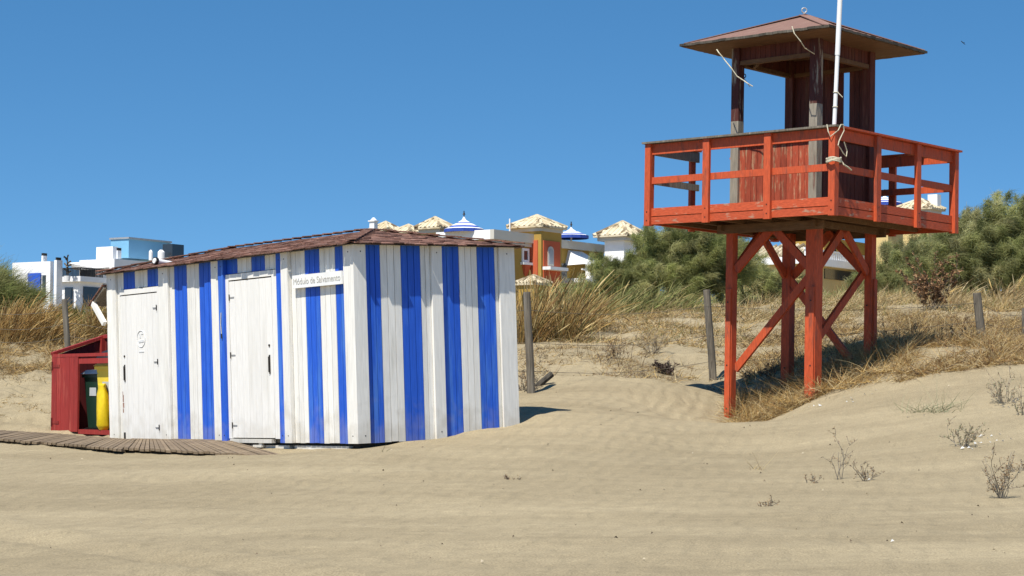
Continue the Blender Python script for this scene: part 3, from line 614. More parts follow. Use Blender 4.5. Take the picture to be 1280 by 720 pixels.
# yellow bag hanging on the front of the yellow bin
bl=FL-u_*(CL-0.62)+v_*0.03; m=MB()
prof=[(0.05,0.10,0.05),(0.12,0.15,0.09),(0.35,0.14,0.085),(0.60,0.12,0.07),(0.72,0.07,0.045),(0.76,0.10,0.05)]
vs=[];fs=[]; n_=14
for z,a,b in prof:
    for k in range(n_):
        q=2*math.pi*k/n_; f_=1+0.14*math.sin(3*q+z*5); vs.append((b*f_*math.sin(q),a*f_*math.cos(q)+0.05*(z-.4),z))
for i in range(len(prof)-1):
    for k in range(n_): fs.append((i*n_+k,i*n_+(k+1)%n_,(i+1)*n_+(k+1)%n_,(i+1)*n_+k))
fs+= [tuple(range(n_)),tuple((len(prof)-1)*n_+k for k in range(n_))]
m.add(vs,fs,'bag_yellow'); o=m.build('rubbish_bag',smooth=True); o.matrix_world=Matrix.Translation(Vector([float(q) for q in bl+np.array([0,0,.02])]))@Matrix(rz(0.689).tolist()).to_4x4(); tag(o,'shiny yellow plastic bag hanging in front of the yellow wheelie bin','bag')
m=MB(); vs=[];fs=[]
prof=[(0.0,0.20,0.16),(0.06,0.30,0.2),(0.16,0.30,0.20),(0.24,0.18,0.14),(0.28,0.06,0.05)]
for z,a,b in prof:
    for k in range(n_):
        q=2*math.pi*k/n_; f_=1+0.18*math.sin(4*q+z*9); vs.append((b*f_*math.sin(q),a*f_*math.cos(q),z))
for i in range(len(prof)-1):
    for k in range(n_): fs.append((i*n_+k,i*n_+(k+1)%n_,(i+1)*n_+(k+1)%n_,(i+1)*n_+k))
fs+= [tuple(range(n_)),tuple((len(prof)-1)*n_+k for k in range(n_))]
m.add(vs,fs,'black_plastic'); o=m.build('rubbish_bag',smooth=True); o.matrix_world=Matrix.Translation(Vector([float(q) for q in FL-u_*(CL-1.1)+v_*0.42+np.array([0,0,1.035])]))@Matrix(rz(0.689).tolist()).to_4x4(); tag(o,'black plastic bag lying on the dark green bin in the cabinet','bag')

# ------------------------------------------------------------------ boardwalk sections in front of the hut
def boardwalk(label, f0, f1, b0, b1, n, lift=0.05, edge=True):
    """slats run from the front edge f0-f1 back to b0-b1"""
    f0,f1,b0,b1=[np.array(q,float) for q in (f0,f1,b0,b1)]
    base=(f0+f1+b0+b1)/4; t=thing('boardwalk',label,'boardwalk',base,None,'wooden boardwalk mats on the sand')
    for k in range(n):
        a=(k+0.08)/n; b=(k+0.92)/n
        p=f0+(f1-f0)*a; q=f0+(f1-f0)*b; r=b0+(b1-b0)*b; s=b0+(b1-b0)*a
        j=np.array([0,0,random.uniform(-.008,.008)]); ext=(p-s)/np.linalg.norm(p-s)*random.uniform(-.02,.03)
        j[2]-=0.02; p=p+ext+j; q=q+ext+j; z=np.array([0,0,0.03]); m=MB(); m.add([x-base for x in (p,q,r,s)]+[x-base+z for x in (p,q,r,s)],MB.BF,'deck_wood',rv(.14)); m.build('slat',t)
    for fr in (0.08,0.5,0.92):
        p=f0+(b0-f0)*fr; q=f1+(b1-f1)*fr; m=MB(); m.beam(p-base+np.array([0,0,-.022]),q-base+np.array([0,0,-.022]),0.07,0.03,(0,1,0),'deck_wood',0.8); m.build('runner',t)
    return t
def gp(px,py,d,h=0.0):
    p=at(px,py,d); return p+np.array([0,0,h])
boardwalk('short boardwalk mat at the left edge of the photo',gp(-60,542,28.2),gp(46,554,26.6),gp(-30,538,30.0),gp(95,546,28.9),16)
boardwalk('middle boardwalk mat in front of the bin cabinet',gp(44,552,26.9),gp(152,562,25.5),gp(85,546,28.6),gp(170,552,27.4),20)
boardwalk('fan of boardwalk slats sinking into sand before the hut doors',gp(148,560,25.8),gp(356,571,23.9),gp(165,550,28.1),gp(280,551,26.2),30)
pl=thing('plank','short loose dark plank lying on sand by the cabinet door','plank',at(50,543,30.8)); m=MB(); m.beam((-0.28,0.05,0.02),(0.32,-0.06,0.0),0.09,0.03,(0,1,0),'deck_wood',.6); m.beam((-0.22,0.04,0.0),(-0.1,0.02,-0.02),0.06,0.05,(0,1,0),'deck_wood',.5); m.build('board',pl)

# ------------------------------------------------------------------ fence posts and wire
posts=[]
for (pxb,pyb,pxt,pyt,d,r,lab) in [(664,492,659,365,29.5,0.062,'tall grey fence post nearest the right end of the hut'),(892,477,884,362,33.0,0.066,'grey fence post leaning just left of the watchtower'),
        (1229,436,1222,366,33.0,0.078,'short thick grey fence post at right below the big tamarisk'),(91,434,87,374,33.5,0.055,'dark fence post behind the red bin cabinet'),(1281,428,1281,385,33.6,0.06,'fence post at the right edge of the photo')]:
    b=at(pxb,pyb,d); t_=at(pxt,pyt,d); gz=ground(b[0],b[1]); low=min(b[2],gz)-0.15
    o=thing('fence_post',lab,'fence post',(b[0],b[1],low),None,'weathered fence posts along the dune')
    dx=(t_-b)/(t_[2]-b[2]); p0=np.array([0,0,0.0]); pt=dx*(t_[2]-low)
    m=MB(); m.tube([p0,pt*0.35+np.array([.008,0,0]),pt*0.7,pt*0.985,pt],r,'grey_wood',seg=12,r1=r*0.85); m.build('post',o)
    posts.append((o,b,t_,r,low))
base=posts[0][1]; fw=thing('fence_wire','thin slack wires strung between the weathered dune fence posts','fence wire',base)
for fr in (0.82,0.5,0.22):
    P_=[at(-40,402-16*fr+8,34.4)*np.array([1,1,0])+np.array([0,0,posts[3][1][2]+(posts[3][2][2]-posts[3][1][2])*fr])]
    ends=[posts[a][1]+(posts[a][2]-posts[a][1])*fr for a in (3,0,1,2,4)]; P_=P_+ends; line=[]
    for A,B_ in zip(P_[:-1],P_[1:]):
        sag=0.10 if np.linalg.norm(B_-A)<7 else 0.25
        line+=[A+(B_-A)*t+np.array([0,-0.05,-sag*math.sin(math.pi*t)]) for t in np.linspace(0,1,8)[:-1]]
    line.append(P_[-1]+np.array([0,-.05,0])); m=MB(); m.tube([tuple(p-base) for p in line],0.0035,'grey_wood',0.8,seg=4); m.build('strand',fw)
lg=at(672,487,30.2); o=thing('log','dark fallen log lying beside the tall fence post near hut','log',lg); m=MB(); m.tube([(-0.12,0,-0.06),(0.05,0.05,0.10),(0.22,0.12,0.24)],0.05,'grey_wood',0.45,seg=9); m.build('wood',o)

# ------------------------------------------------------------------ vegetation
def blades(base, dirs, length, width, bend, colr, segs=3, plume=None):
    n=len(base); L=length[:,None]
    side=np.cross(dirs,RNG.normal(size=(n,3))); side/= (np.linalg.norm(side,axis=1,keepdims=True)+1e-9)
    Vs=[]
    for k in range(segs+1):
        t=k/segs; p=base+dirs*L*t+bend*L*(t*t)
        if plume is None: wk=width*(1-0.85*t)
        else: wk=np.where(plume & (k>=segs-1), width*(2.6 if k==segs-1 else 0.7), width*(1-0.4*t))
        Vs.append(p-side*wk[:,None]/2); Vs.append(p+side*wk[:,None]/2)
    V=np.stack(Vs,1); m=2*(segs+1)
    off=(np.arange(n)*m)[:,None]; q=[]
    for k in range(segs): q.append(np.concatenate([off+2*k,off+2*k+1,off+2*k+3,off+2*k+2],1))
    Fq=np.stack(q,1).reshape(-1,4); return V.reshape(-1,3), Fq, np.repeat(colr,m,axis=0)
def join(sets):
    V=[];Fq=[];Cc=[];k=0
    for v,f,c in sets: V.append(v);Fq.append(f+k);Cc.append(c);k+=len(v)
    return np.concatenate(V),np.concatenate(Fq),np.concatenate(Cc)
def pal(n, cols, jit=0.18):
    cols=np.array(cols); i=RNG.integers(0,len(cols),n); f=RNG.uniform(1-jit,1+jit,(n,1)); return np.clip(cols[i]*f,0.005,0.9)
def unit(a): return a/(np.linalg.norm(a,axis=1,keepdims=True)+1e-9)
GOLD=[(0.40,0.26,0.09),(0.46,0.31,0.12),(0.34,0.20,0.065),(0.50,0.38,0.18),(0.26,0.15,0.06)]
STRAW=[(0.46,0.35,0.18),(0.52,0.42,0.24),(0.38,0.27,0.13),(0.30,0.20,0.10),(0.42,0.29,0.11)]
GREEN=[(0.32,0.34,0.12),(0.39,0.40,0.15),(0.24,0.27,0.09),(0.47,0.45,0.20),(0.36,0.35,0.15)]
GREEN2=[(0.36,0.37,0.15),(0.43,0.43,0.18),(0.28,0.30,0.11),(0.50,0.47,0.23)]
# bushes: feathery tamarisk crowns of many thin sprays
def bush(name,label,base,lobes,nclump,cols,per=54,blen=(0.07,0.19),bw=0.0085,wind=(0.25,0,0),group=None,stem=True):
    base=np.array(base,float); t=thing(name,label,'bush',base,None,group)
    lob=np.array([l for l in lobes],float); vol=lob[:,3]*lob[:,4]*lob[:,5]; pr=vol**0.75; pr/=pr.sum()
    NC=7; nb=int(nclump*1.35)//NC; nclump=nb*NC; i=RNG.choice(len(lob),nb,p=pr); d=unit(RNG.normal(size=(nb,3))); d[:,2]=np.abs(d[:,2])*np.where(RNG.random(nb)<0.75,1,-0.7)
    r=RNG.uniform(0.15,1.0,nb)**0.6*0.92; st=lob[i,:3]+d*lob[i,3:6]*r[:,None]
    bd=unit(d*np.array([1,1,0.7])+np.array([0.12,0,0.75])+RNG.normal(size=(nb,3))*0.35); bl_=RNG.uniform(0.18,0.45,nb)
    k7=np.repeat(np.arange(nb),NC); sp=np.tile(np.linspace(0,1,NC),nb)
    cc=st[k7]+bd[k7]*(bl_[k7]*sp)[:,None]+np.array([0.14,0,-0.14])*(bl_[k7]*sp**2)[:,None]; cc[:,2]=np.maximum(cc[:,2],0.03)
    out=unit(bd[k7]+np.array([0.1,0,-0.15])*sp[:,None]+RNG.normal(size=(nclump,3))*0.2)
    ccol=0.84*pal(nb,cols,0.40)[k7]*RNG.uniform(.85,1.15,(nclump,1))
    n=nclump*per; k=np.repeat(np.arange(nclump),per)
    tp=(1.15-0.75*sp)[k][:,None]; b=cc[k]+RNG.normal(size=(n,3))*0.07*tp; dd=unit(out[k]+RNG.normal(size=(n,3))*0.75)
    L=RNG.uniform(blen[0],blen[1],n)*np.repeat(RNG.uniform(0.7,1.3,nclump),per)
    bend=np.array(wind)+np.array([0,0,-0.30])+RNG.normal(size=(n,3))*0.15
    cl=np.clip(ccol[k]*RNG.uniform(0.75,1.25,(n,1)),0.004,0.6)
    V,Fq,Cc=blades(b,dd,L,np.full(n,bw)*RNG.uniform(0.7,1.4,n),bend,cl,3)
    np_mesh('crown',V,Fq,Cc,'veg',t)
    if stem:
        m=MB()
        for q in range(12):
            e=lob[RNG.integers(len(lob))]; m.tube([(e[0]*0.3+random.uniform(-.2,.2),e[1]*0.3,-0.3),(e[0]*0.7,e[1]*0.6,e[2]*0.5),(e[0]+random.uniform(-.4,.4)*e[3],e[1],e[2]+0.5*e[5])],0.035,'grey_wood',0.6,seg=5,r1=0.01)
        m.build('trunk',t)
    return t
def B(px,d,dz=0.0):
    X=(px-640)/F*d; return (X,d,ground(X,d)+dz)
bush('tamarisk_bush','dark green feathery tamarisk bush left of the watchtower',B(828,44),[(-0.75,0,0.55,0.55,0.7,0.65),(-0.15,0.2,0.85,0.6,0.9,0.90),(0.35,0.1,1.05,0.55,0.9,0.95),(0.85,0,0.95,0.6,0.9,1.05),(1.35,0.1,0.85,0.6,0.8,0.95),(0.2,-0.4,0.5,1.1,0.6,0.6),(-1.2,0.1,0.42,0.5,0.6,0.6),(-1.65,0,0.15,0.45,0.5,0.3),(-0.9,-.3,.3,.6,.5,.4)],2600,GREEN)
bush('tamarisk_bush','big pale green feathery tamarisk bush at the right edge',B(1235,43.5),[(-0.55,0,0.85,0.65,0.9,0.95),(-0.1,-.1,1.05,0.7,1.0,1.05),(0.6,0.1,1.15,0.8,1.1,1.2),(1.4,0,1.1,0.9,1.0,1.2),(-1.25,-0.1,0.55,0.7,0.8,0.65),(0.2,-0.6,0.5,1.1,0.7,0.6),(1.0,-0.6,0.6,0.9,0.7,0.7),(0.1,-.5,0.2,1.4,0.6,0.3)],3300,GREEN2)
bush('tamarisk_bush','lower green tamarisk bush behind the right leg of the watchtower',B(1130,46.5),[(0,0,0.7,0.9,0.8,0.8),(0.85,0,0.85,0.8,0.8,0.9),(-0.7,0,0.3,0.5,0.6,0.4)],900,GREEN2)
bush('shrub','low green shrub seen between the watchtower legs',B(955,46),[(0,0,0.40,0.6,0.6,0.45),(-0.7,0,0.65,0.6,0.6,0.7),(0.6,0.1,0.2,0.5,0.5,0.28)],480,GREEN2,34)
bush('tamarisk_bush','green feathery tamarisk bush at the left edge before the white apartments',B(-24,43),[(0,0,0.55,0.6,0.7,0.6),(-0.6,0,0.75,0.6,0.7,0.7),(0.55,0.1,0.35,0.45,0.5,0.4)],760,GREEN,40,(0.14,0.5),0.012,(0.3,0,0.2))
bush('shrub','olive green shrub behind the dark fence post left of the hut',B(92,42.5),[(0,0,0.10,0.5,0.5,0.22),(-0.55,0,0.05,0.5,0.5,0.18),(0.5,0,0.10,0.4,0.5,0.22)],460,[(0.26,0.26,0.07),(0.20,0.21,0.06),(0.30,0.27,0.09)],34)
def scrub():
    n=900; px=RNG.uniform(690,1420,n); d=RNG.uniform(49,56,n); X=(px-640)/F*d; z=groundv(X,d); hh=np.where((px>925)&(px<1090),0.35,np.where(px>1180,1.2,0.75))
    per=40; k=np.repeat(np.arange(n),per); N=n*per
    b=np.stack([X[k]+RNG.normal(size=N)*.22,d[k]+RNG.normal(size=N)*.22,z[k]+RNG.uniform(-.1,1,N)*hh[k]],1)
    V,Fq,Cc=blades(b,unit(RNG.normal(size=(N,3))*.7+np.array([.1,0,.7])),RNG.uniform(.15,.4,N),np.full(N,.02),RNG.normal(size=(N,3))*.15+np.array([.1,0,-.2]),pal(N,GREEN2,0.35),2)
    o=np_mesh('scrub',V,Fq,Cc,'veg'); tag(o,'low green scrub growing behind the dune crest','scrub',None,'stuff')
scrub()
# reeds: tall golden stems with plumes
def reeds(name,label,px,d,h,rx_,ry_,n,cols,lean=(0.35,0,0),w=0.010,plume_p=0.25,group='golden reed clumps on the dune'):
    X=(px-640)/F*d; z=ground(X,d); t=thing(name,label,'reeds',(X,d,z),None,group)
    a=RNG.normal(size=(n,2))*np.array([rx_,ry_])*0.5; bz=np.array([ground(X+p,d+q)-z-0.03 if False else 0.0 for p,q in a])
    bz=tps(X+a[:,0],d+a[:,1])-z-0.05
    b=np.stack([a[:,0],a[:,1],bz],1); dd=unit(np.stack([a[:,0]*0.45/rx_+RNG.normal(size=n)*0.20,a[:,1]*0.3/ry_+RNG.normal(size=n)*0.20,np.ones(n)],1))
    L=h*RNG.uniform(0.25,1.05,n)*(1-0.35*np.minimum(1,np.hypot(a[:,0]/rx_,a[:,1]/ry_)**2))
    bend=np.array(lean)*RNG.uniform(-0.1,1.6,(n,1))+RNG.normal(size=(n,3))*np.array([.12,.12,.05])+np.array([0,0,-0.12])
    V,Fq,Cc=blades(b,dd,L,np.full(n,w)*RNG.uniform(0.6,1.3,n),bend,pal(n,cols),5,RNG.random(n)<plume_p)
    np_mesh('stems',V,Fq,Cc,'dryveg',t); return t
RG=GOLD+[(0.20,0.12,0.05),(0.16,0.13,0.045),(0.28,0.24,0.10)]
GR=[(0.20,0.22,0.07),(0.26,0.25,0.09),(0.34,0.29,0.12),(0.40,0.32,0.14),(0.15,0.17,0.06)]
for px,d,h,n,lab,lean,rx2 in [(655,36.2,1.45,620,'golden brown reed clump rising just right of the hut corner',0.10,.30),(676,37.2,1.65,420,'tall feathery reed clump between hut and villa tower',0.16,.30),(700,36.6,1.15,800,'dense brown reed clump beside the tall fence post',0.08,.32),(716,37.6,1.50,420,'tallest arching reed clump before the villa balcony',0.30,.28),(738,38.6,0.85,300,'loose golden reed clump left of the dark tamarisk',0.25,.32)]:
    reeds('reed_clump',lab,px,d,h,rx2,rx2,n,RG,(lean,0,0))
for px,d,h,n,lab,lean in [(752,40.5,0.75,330,'pale green reed clump at the left foot of the dark tamarisk',.35),(782,41,0.95,260,'thin leaning reed clump in front of the dark tamarisk',.6),(808,41.3,0.70,300,'short greenish reed clump before the middle of the dark tamarisk',.4),(832,41.5,0.90,220,'sparse arching reed clump before the dark tamarisk',.65),(862,41.8,0.65,240,'low reed clump at the right foot of the dark tamarisk',.5)]:
    reeds('reed_clump',lab,px,d,h,0.40,0.35,n,GR,(lean,0,0))
reeds('reed_clump','golden reed clump at the far left edge of the photo',12,39.5,1.15,0.45,0.5,1100,GOLD,(0.3,0,0))
reeds('reed_clump','golden reed clump leaning right toward the dark fence post',48,39.8,1.10,0.4,0.5,900,GOLD,(0.4,0,0))
reeds('reed_clump','rusty reed clump seen between cabinet and hut',122,40.5,1.15,0.4,0.4,1100,RG,(0.5,0,0))
reeds('reed_clump','sparse reed clump beside the brown dead shrub',1180,40.0,0.75,0.45,0.35,250,STRAW,(0.6,0,0),0.010)
reeds('reed_clump','sparse reed clump right of the short thick fence post',1262,39.5,0.9,0.5,0.35,320,STRAW,(0.7,0,0),0.010)
# dry grass cover (uncountable)
def scatter(pxr,dr,n,hr,cols,w,clump=0.9,curl=0.5,thr=0.0,lean=(0.25,0,0)):
    px=RNG.uniform(pxr[0],pxr[1],n); d=np.sqrt(RNG.uniform(dr[0]**2,dr[1]**2,n)); X=(px-640)/F*d
    keep=np.array([noise.noise(Vector((x*clump,y*clump,3.3)))+0.4*noise.noise(Vector((x*clump*3,y*clump*3,1.3))) for x,y in zip(X,d)])>thr
    X=X[keep]; d=d[keep]; n=len(X); Z=groundv(X,d)-0.01
    b=np.stack([X,d,Z],1); dd=unit(RNG.normal(size=(n,3))*np.array([curl,curl,0.25])+np.array([0,0,0.75])+np.array(lean)*0.6)
    L=RNG.uniform(hr[0],hr[1],n); bend=np.array(lean)+RNG.normal(size=(n,3))*0.35+np.array([0,0,-0.35])
    return blades(b,dd,L,np.full(n,w)*RNG.uniform(0.6,1.4,n),bend,pal(n,cols,0.25),3)
sets=[scatter((640,935),(31.0,36),9000,(0.06,0.26),STRAW+[(0.2,0.13,0.07),(0.10,0.07,0.05)],0.010,0.9,1.0,0.04,(.1,0,0)),
 scatter((640,935),(36,44),26000,(0.08,0.32),STRAW+GOLD[:2]+[(0.14,0.15,0.05),(0.12,0.08,0.05)],0.011,0.7,0.9,-0.12,(.12,0,0)),
 scatter((930,1400),(31.5,38),52000,(0.10,0.40),STRAW+GOLD[:2]+[(0.16,0.09,0.05),(0.07,0.05,0.035)],0.010,1.0,1.1,-0.16,(0.10,0,0)),
 scatter((930,1400),(38,47),44000,(0.10,0.40),STRAW+[(0.15,0.15,0.05)],0.012,0.7,0.7,-0.12),
 scatter((920,1135),(28.7,30.8),26000,(0.14,0.5),GOLD+STRAW+[(0.10,0.07,0.04)],0.008,1.2,1.3,-0.22,(0.08,0,0)),
 scatter((1120,1400),(27.9,31.5),36000,(0.10,0.34),GOLD+STRAW[:3]+[(0.22,0.12,0.06),(0.09,0.06,0.04)],0.009,1.1,1.3,-0.16,(0.08,0,0)),
 scatter((-120,150),(36.2,43),40000,(0.12,0.48),STRAW+GOLD+[(0.14,0.09,0.05)],0.010,0.9,1.2,-0.2,(0.15,0,0)),
 scatter((-120,110),(32.3,36.5),12000,(0.03,0.13),STRAW+[(0.2,0.15,0.1)],0.012,1.6,1.6,0.05),
 scatter((140,640),(37,46),16000,(0.15,0.5),STRAW+GOLD,0.012,0.8,0.8,-0.3)]
V,Fq,Cc=join(sets); o=np_mesh('dry_grass',V,Fq,Cc,'dryveg'); tag(o,'dry straw coloured grass covering the dune behind hut and watchtower','grass',None,'stuff')
# grass in the shade under the tower gets a few tufts of its own
def tuft(name,label,px,py,d,n,h,cols,w=0.008,spread=0.22,curl=0.7,cat='plant',group=None,z=None):
    X=(px-640)/F*d; zz=ground(X,d); t=thing(name,label,cat,(X,d,zz),None,group)
    b=np.stack([RNG.normal(size=n)*spread*0.4,RNG.normal(size=n)*spread*0.4,np.full(n,-0.01)],1); dd=unit(RNG.normal(size=(n,3))*np.array([curl,curl,.2])+np.array([0.1,0,0.8]))
    V,Fq,Cc=blades(b,dd,RNG.uniform(0.4,1.0,n)*h,np.full(n,w),RNG.normal(size=(n,3))*0.25+np.array([0.1,0,-0.2]),pal(n,cols),3); np_mesh('leaves',V,Fq,Cc,'dryveg',t); return t
def sprig(name,label,px,py,d,h,nst,cols,leaf=0.02,nl=14,spread=0.5,group=None):
    """small woody beach plant: thin branching stems with little leaves"""
    X=(px-640)/F*d; zz=ground(X,d); t=thing(name,label,'plant',(X,d,zz),None,group); m=MB(); lb=[];ld=[]
    def grow(p,d,L,lev):
        pts=[p]; seg_=3
        for q in range(seg_):
            d=(d+Vector([random.gauss(0,.22) for _ in range(3)])+Vector((0,0,.06))).normalized(); pts.append(pts[-1]+d*(L/seg_))
            if lev<2 and random.random()<(0.85 if lev==0 else .5): grow(pts[-1],(d+Vector((random.gauss(0,.7),random.gauss(0,.7),random.gauss(.1,.3)))).normalized(),L*random.uniform(.3,.6),lev+1)
        m.tube(pts,0.0045/(lev+1),'grey_wood',1.4,seg=4,r1=0.002)
        for q in range(max(2,int(nl*(0.5 if lev else .4)))):
            f=random.uniform(.15,1)*seg_; i=min(seg_-1,int(f)); lb.append(pts[i].lerp(pts[i+1],f-i)+Vector([random.gauss(0,0.010) for _ in range(3)])); ld.append([random.gauss(0,1),random.gauss(0,1),random.gauss(0.5,.6)])
    for k in range(nst):
        a=random.uniform(0,2*math.pi); s=random.uniform(0.15,1.3)*spread; ca,sa=math.cos(a),math.sin(a); off=h*0.25*spread*random.uniform(0,1)
        grow(Vector((off*ca,off*sa,-0.015)),Vector((ca*s,sa*s,1)).normalized(),h*random.uniform(.45,1.1),0)
    m.build('stem',t); n=len(lb); V,Fq,Cc=blades(np.array(lb),unit(np.array(ld)),RNG.uniform(0.6,1.6,n)*leaf*1.6,np.full(n,leaf),np.zeros((n,3)),pal(n,cols),2); np_mesh('leaves',V,Fq,Cc,'dryveg',t); return t
DRY=[(0.26,0.16,0.08),(0.34,0.24,0.13),(0.18,0.11,0.07),(0.42,0.33,0.20)]
SG=[(0.17,0.19,0.10),(0.24,0.25,0.15),(0.12,0.13,0.06)]
sprig('beach_plant','bushy reddish brown dry plant in the sand at lower right',1250,632,17.2,0.30,14,DRY,0.010,12,0.5)
sprig('beach_plant','twiggy dry plant with white litter on the right sand slope',1200,555,21.8,0.28,12,DRY+SG,0.012,8,1.1)
tuft('beach_plant','spiky green grass tuft on the sand right of watchtower',1160,515,25.2,90,0.50,SG+[(0.3,0.28,0.17)],0.008,0.45,0.9)
sprig('beach_plant','thin upright twig plant in the middle of the right sand',1048,600,19.5,0.36,4,DRY,0.011,7,0.35)
sprig('beach_plant','low dry twigs with white litter right of the upright twig',1084,606,19.2,0.18,8,DRY,0.010,6,1.0)
sprig('beach_plant','small flat dry sprig left of the upright twig',1012,608,19.2,0.10,6,DRY,0.010,4,1.6)
tuft('beach_plant','little pale dry grass tuft alone on smooth sand',945,582,20.8,14,0.24,STRAW,0.007,0.10,0.5)
sprig('beach_plant','scattered grey green twigs at the top right sand crest',1255,500,25.0,0.34,14,SG+DRY,0.012,8,1.2)
sprig('beach_plant','thin twigs against the right edge of the sand crest',1275,520,23.8,0.32,8,SG+DRY,0.012,6,0.9)
sprig('beach_plant','tiny dry sprig low on sand at far right edge',1272,590,19.7,0.16,6,DRY,0.012,5,1.2)
tuft('beach_plant','single dark grass blade at the near foot of the hut',480,565,22.6,4,0.18,[(0.10,0.10,0.05)],0.010,0.05,0.4)
sprig('beach_plant','faint flat sprig in sand between hut and watchtower',640,603,19.8,0.07,7,DRY,0.010,4,2.2)
sprig('beach_plant','low sprig below the flat dry sprig on right sand',955,640,17.0,0.08,5,DRY,0.010,4,1.8)
sprig('beach_plant','dark low dead plant on the pale sand between the fence posts',833,466,32.5,0.20,14,[(0.05,0.035,0.03),(0.09,0.06,0.05)],0.024,12,1.3)
sprig('beach_plant','feathery straw coloured plant on the pale dune slope',815,430,35.0,0.45,20,STRAW,0.010,20,0.9)
sprig('beach_plant','reddish dry plant on the dune slope right of tall post',768,455,33.0,0.32,14,DRY,0.012,16,0.7)
sprig('beach_plant','dry tangle at the foot of the tall fence post',655,492,29.9,0.30,16,DRY+[(0.08,0.06,0.05)],0.014,12,1.1)
sprig('beach_plant','dark sprig against the foot of the short thick post',1222,434,32.6,0.34,9,[(0.05,0.04,0.035),(0.12,0.08,0.05)],0.022,12,0.7)
sprig('beach_plant','dark stalk plant in the straw between watchtower and right post',1182,430,32.6,0.30,6,[(0.05,0.045,0.035)],0.024,12,0.6)
sprig('dead_shrub','brown dead shrub standing before the pale green tamarisk',1166,392,38.8,0.80,22,[(0.26,0.14,0.07),(0.20,0.11,0.055),(0.12,0.07,0.04),(0.34,0.20,0.10)],0.030,30,0.55)
for k,(px,d) in enumerate([(940,29.9),(968,29.4),(1005,29.0),(1048,28.7),(1075,28.6),(1110,28.7)]):
    tuft('grass_tuft',['golden grass tuft against the left front leg','golden grass tuft between left and near legs','golden grass tuft hugging the near leg left side','golden grass tuft hugging the near leg right side','golden grass tuft below the right leg','golden grass tuft on the crest right of the legs'][k],px,0,d,420,0.42,GOLD+STRAW[:2],0.008,0.55,0.9,'grass','golden grass tufts around the watchtower legs')
for k,(px,d,lab) in enumerate([(960,31.6,'dark dead twig tangle behind the left front leg'),(1030,31.0,'dark dead twig tangle between near and right legs'),(1115,31.2,'dark dead twig tangle just right of the right leg'),(1150,32.0,'dark dead twig tangle below the brown dead shrub')]):
    sprig('dead_twigs',lab,px,0,d,0.34,12,[(0.05,0.04,0.03),(0.12,0.08,0.05),(0.20,0.14,0.08)],0.016,10,1.3,'dead twig tangles round the watchtower legs')
# shell and paper litter, twigs (uncountable)
def litter():
    V=[];Fc=[];Cc=[];k=0
    spots=[(1085,607,19.2,3),(1205,560,21.6,5),(1235,552,22,6),(1010,507,27.6,4),(1060,500,27.4,5),(1095,494,27.4,3),(1160,520,24.9,4),(1260,500,24.9,6),(1131,690,13,1),(1225,545,22.3,6)]
    pts=[]
    for px,py,d,n in spots:
        for _ in range(n): pts.append((px+random.gauss(0,9),d+random.gauss(0,.15),1,random.uniform(.010,.030)))
    for _ in range(170):
        d=math.sqrt(random.uniform(12**2,30**2)); pts.append((random.uniform(-20,1300),d,0,random.uniform(.006,.016)))
    for px,d,wht,s in pts:
        X=(px-640)/F*d; z=ground(X,d); a=random.uniform(0,6.28); e=random.uniform(.35,1) if wht else random.uniform(.2,.6)
        c,si=math.cos(a)*s,math.sin(a)*s
        q=np.array([(X-c,d-si,z+.006),(X+si*e,d-c*e,z+.012),(X+c,d+si,z+s*.6+.004),(X-si*e,d+c*e,z+s*.9+.012)])
        V.append(q); Fc.append([k,k+1,k+2,k+3]); k+=4
        cc=(0.60,0.59,0.56) if wht else random.choice([(0.08,0.06,0.04),(0.16,0.12,0.08),(0.5,0.42,0.3)])
        Cc.append(np.tile(cc,(4,1)))
    o=np_mesh('beach_litter',np.concatenate(V),np.array(Fc),np.concatenate(Cc),'dryveg'); tag(o,'small white shells and dark bits scattered over the sand','litter',None,'stuff')
litter()

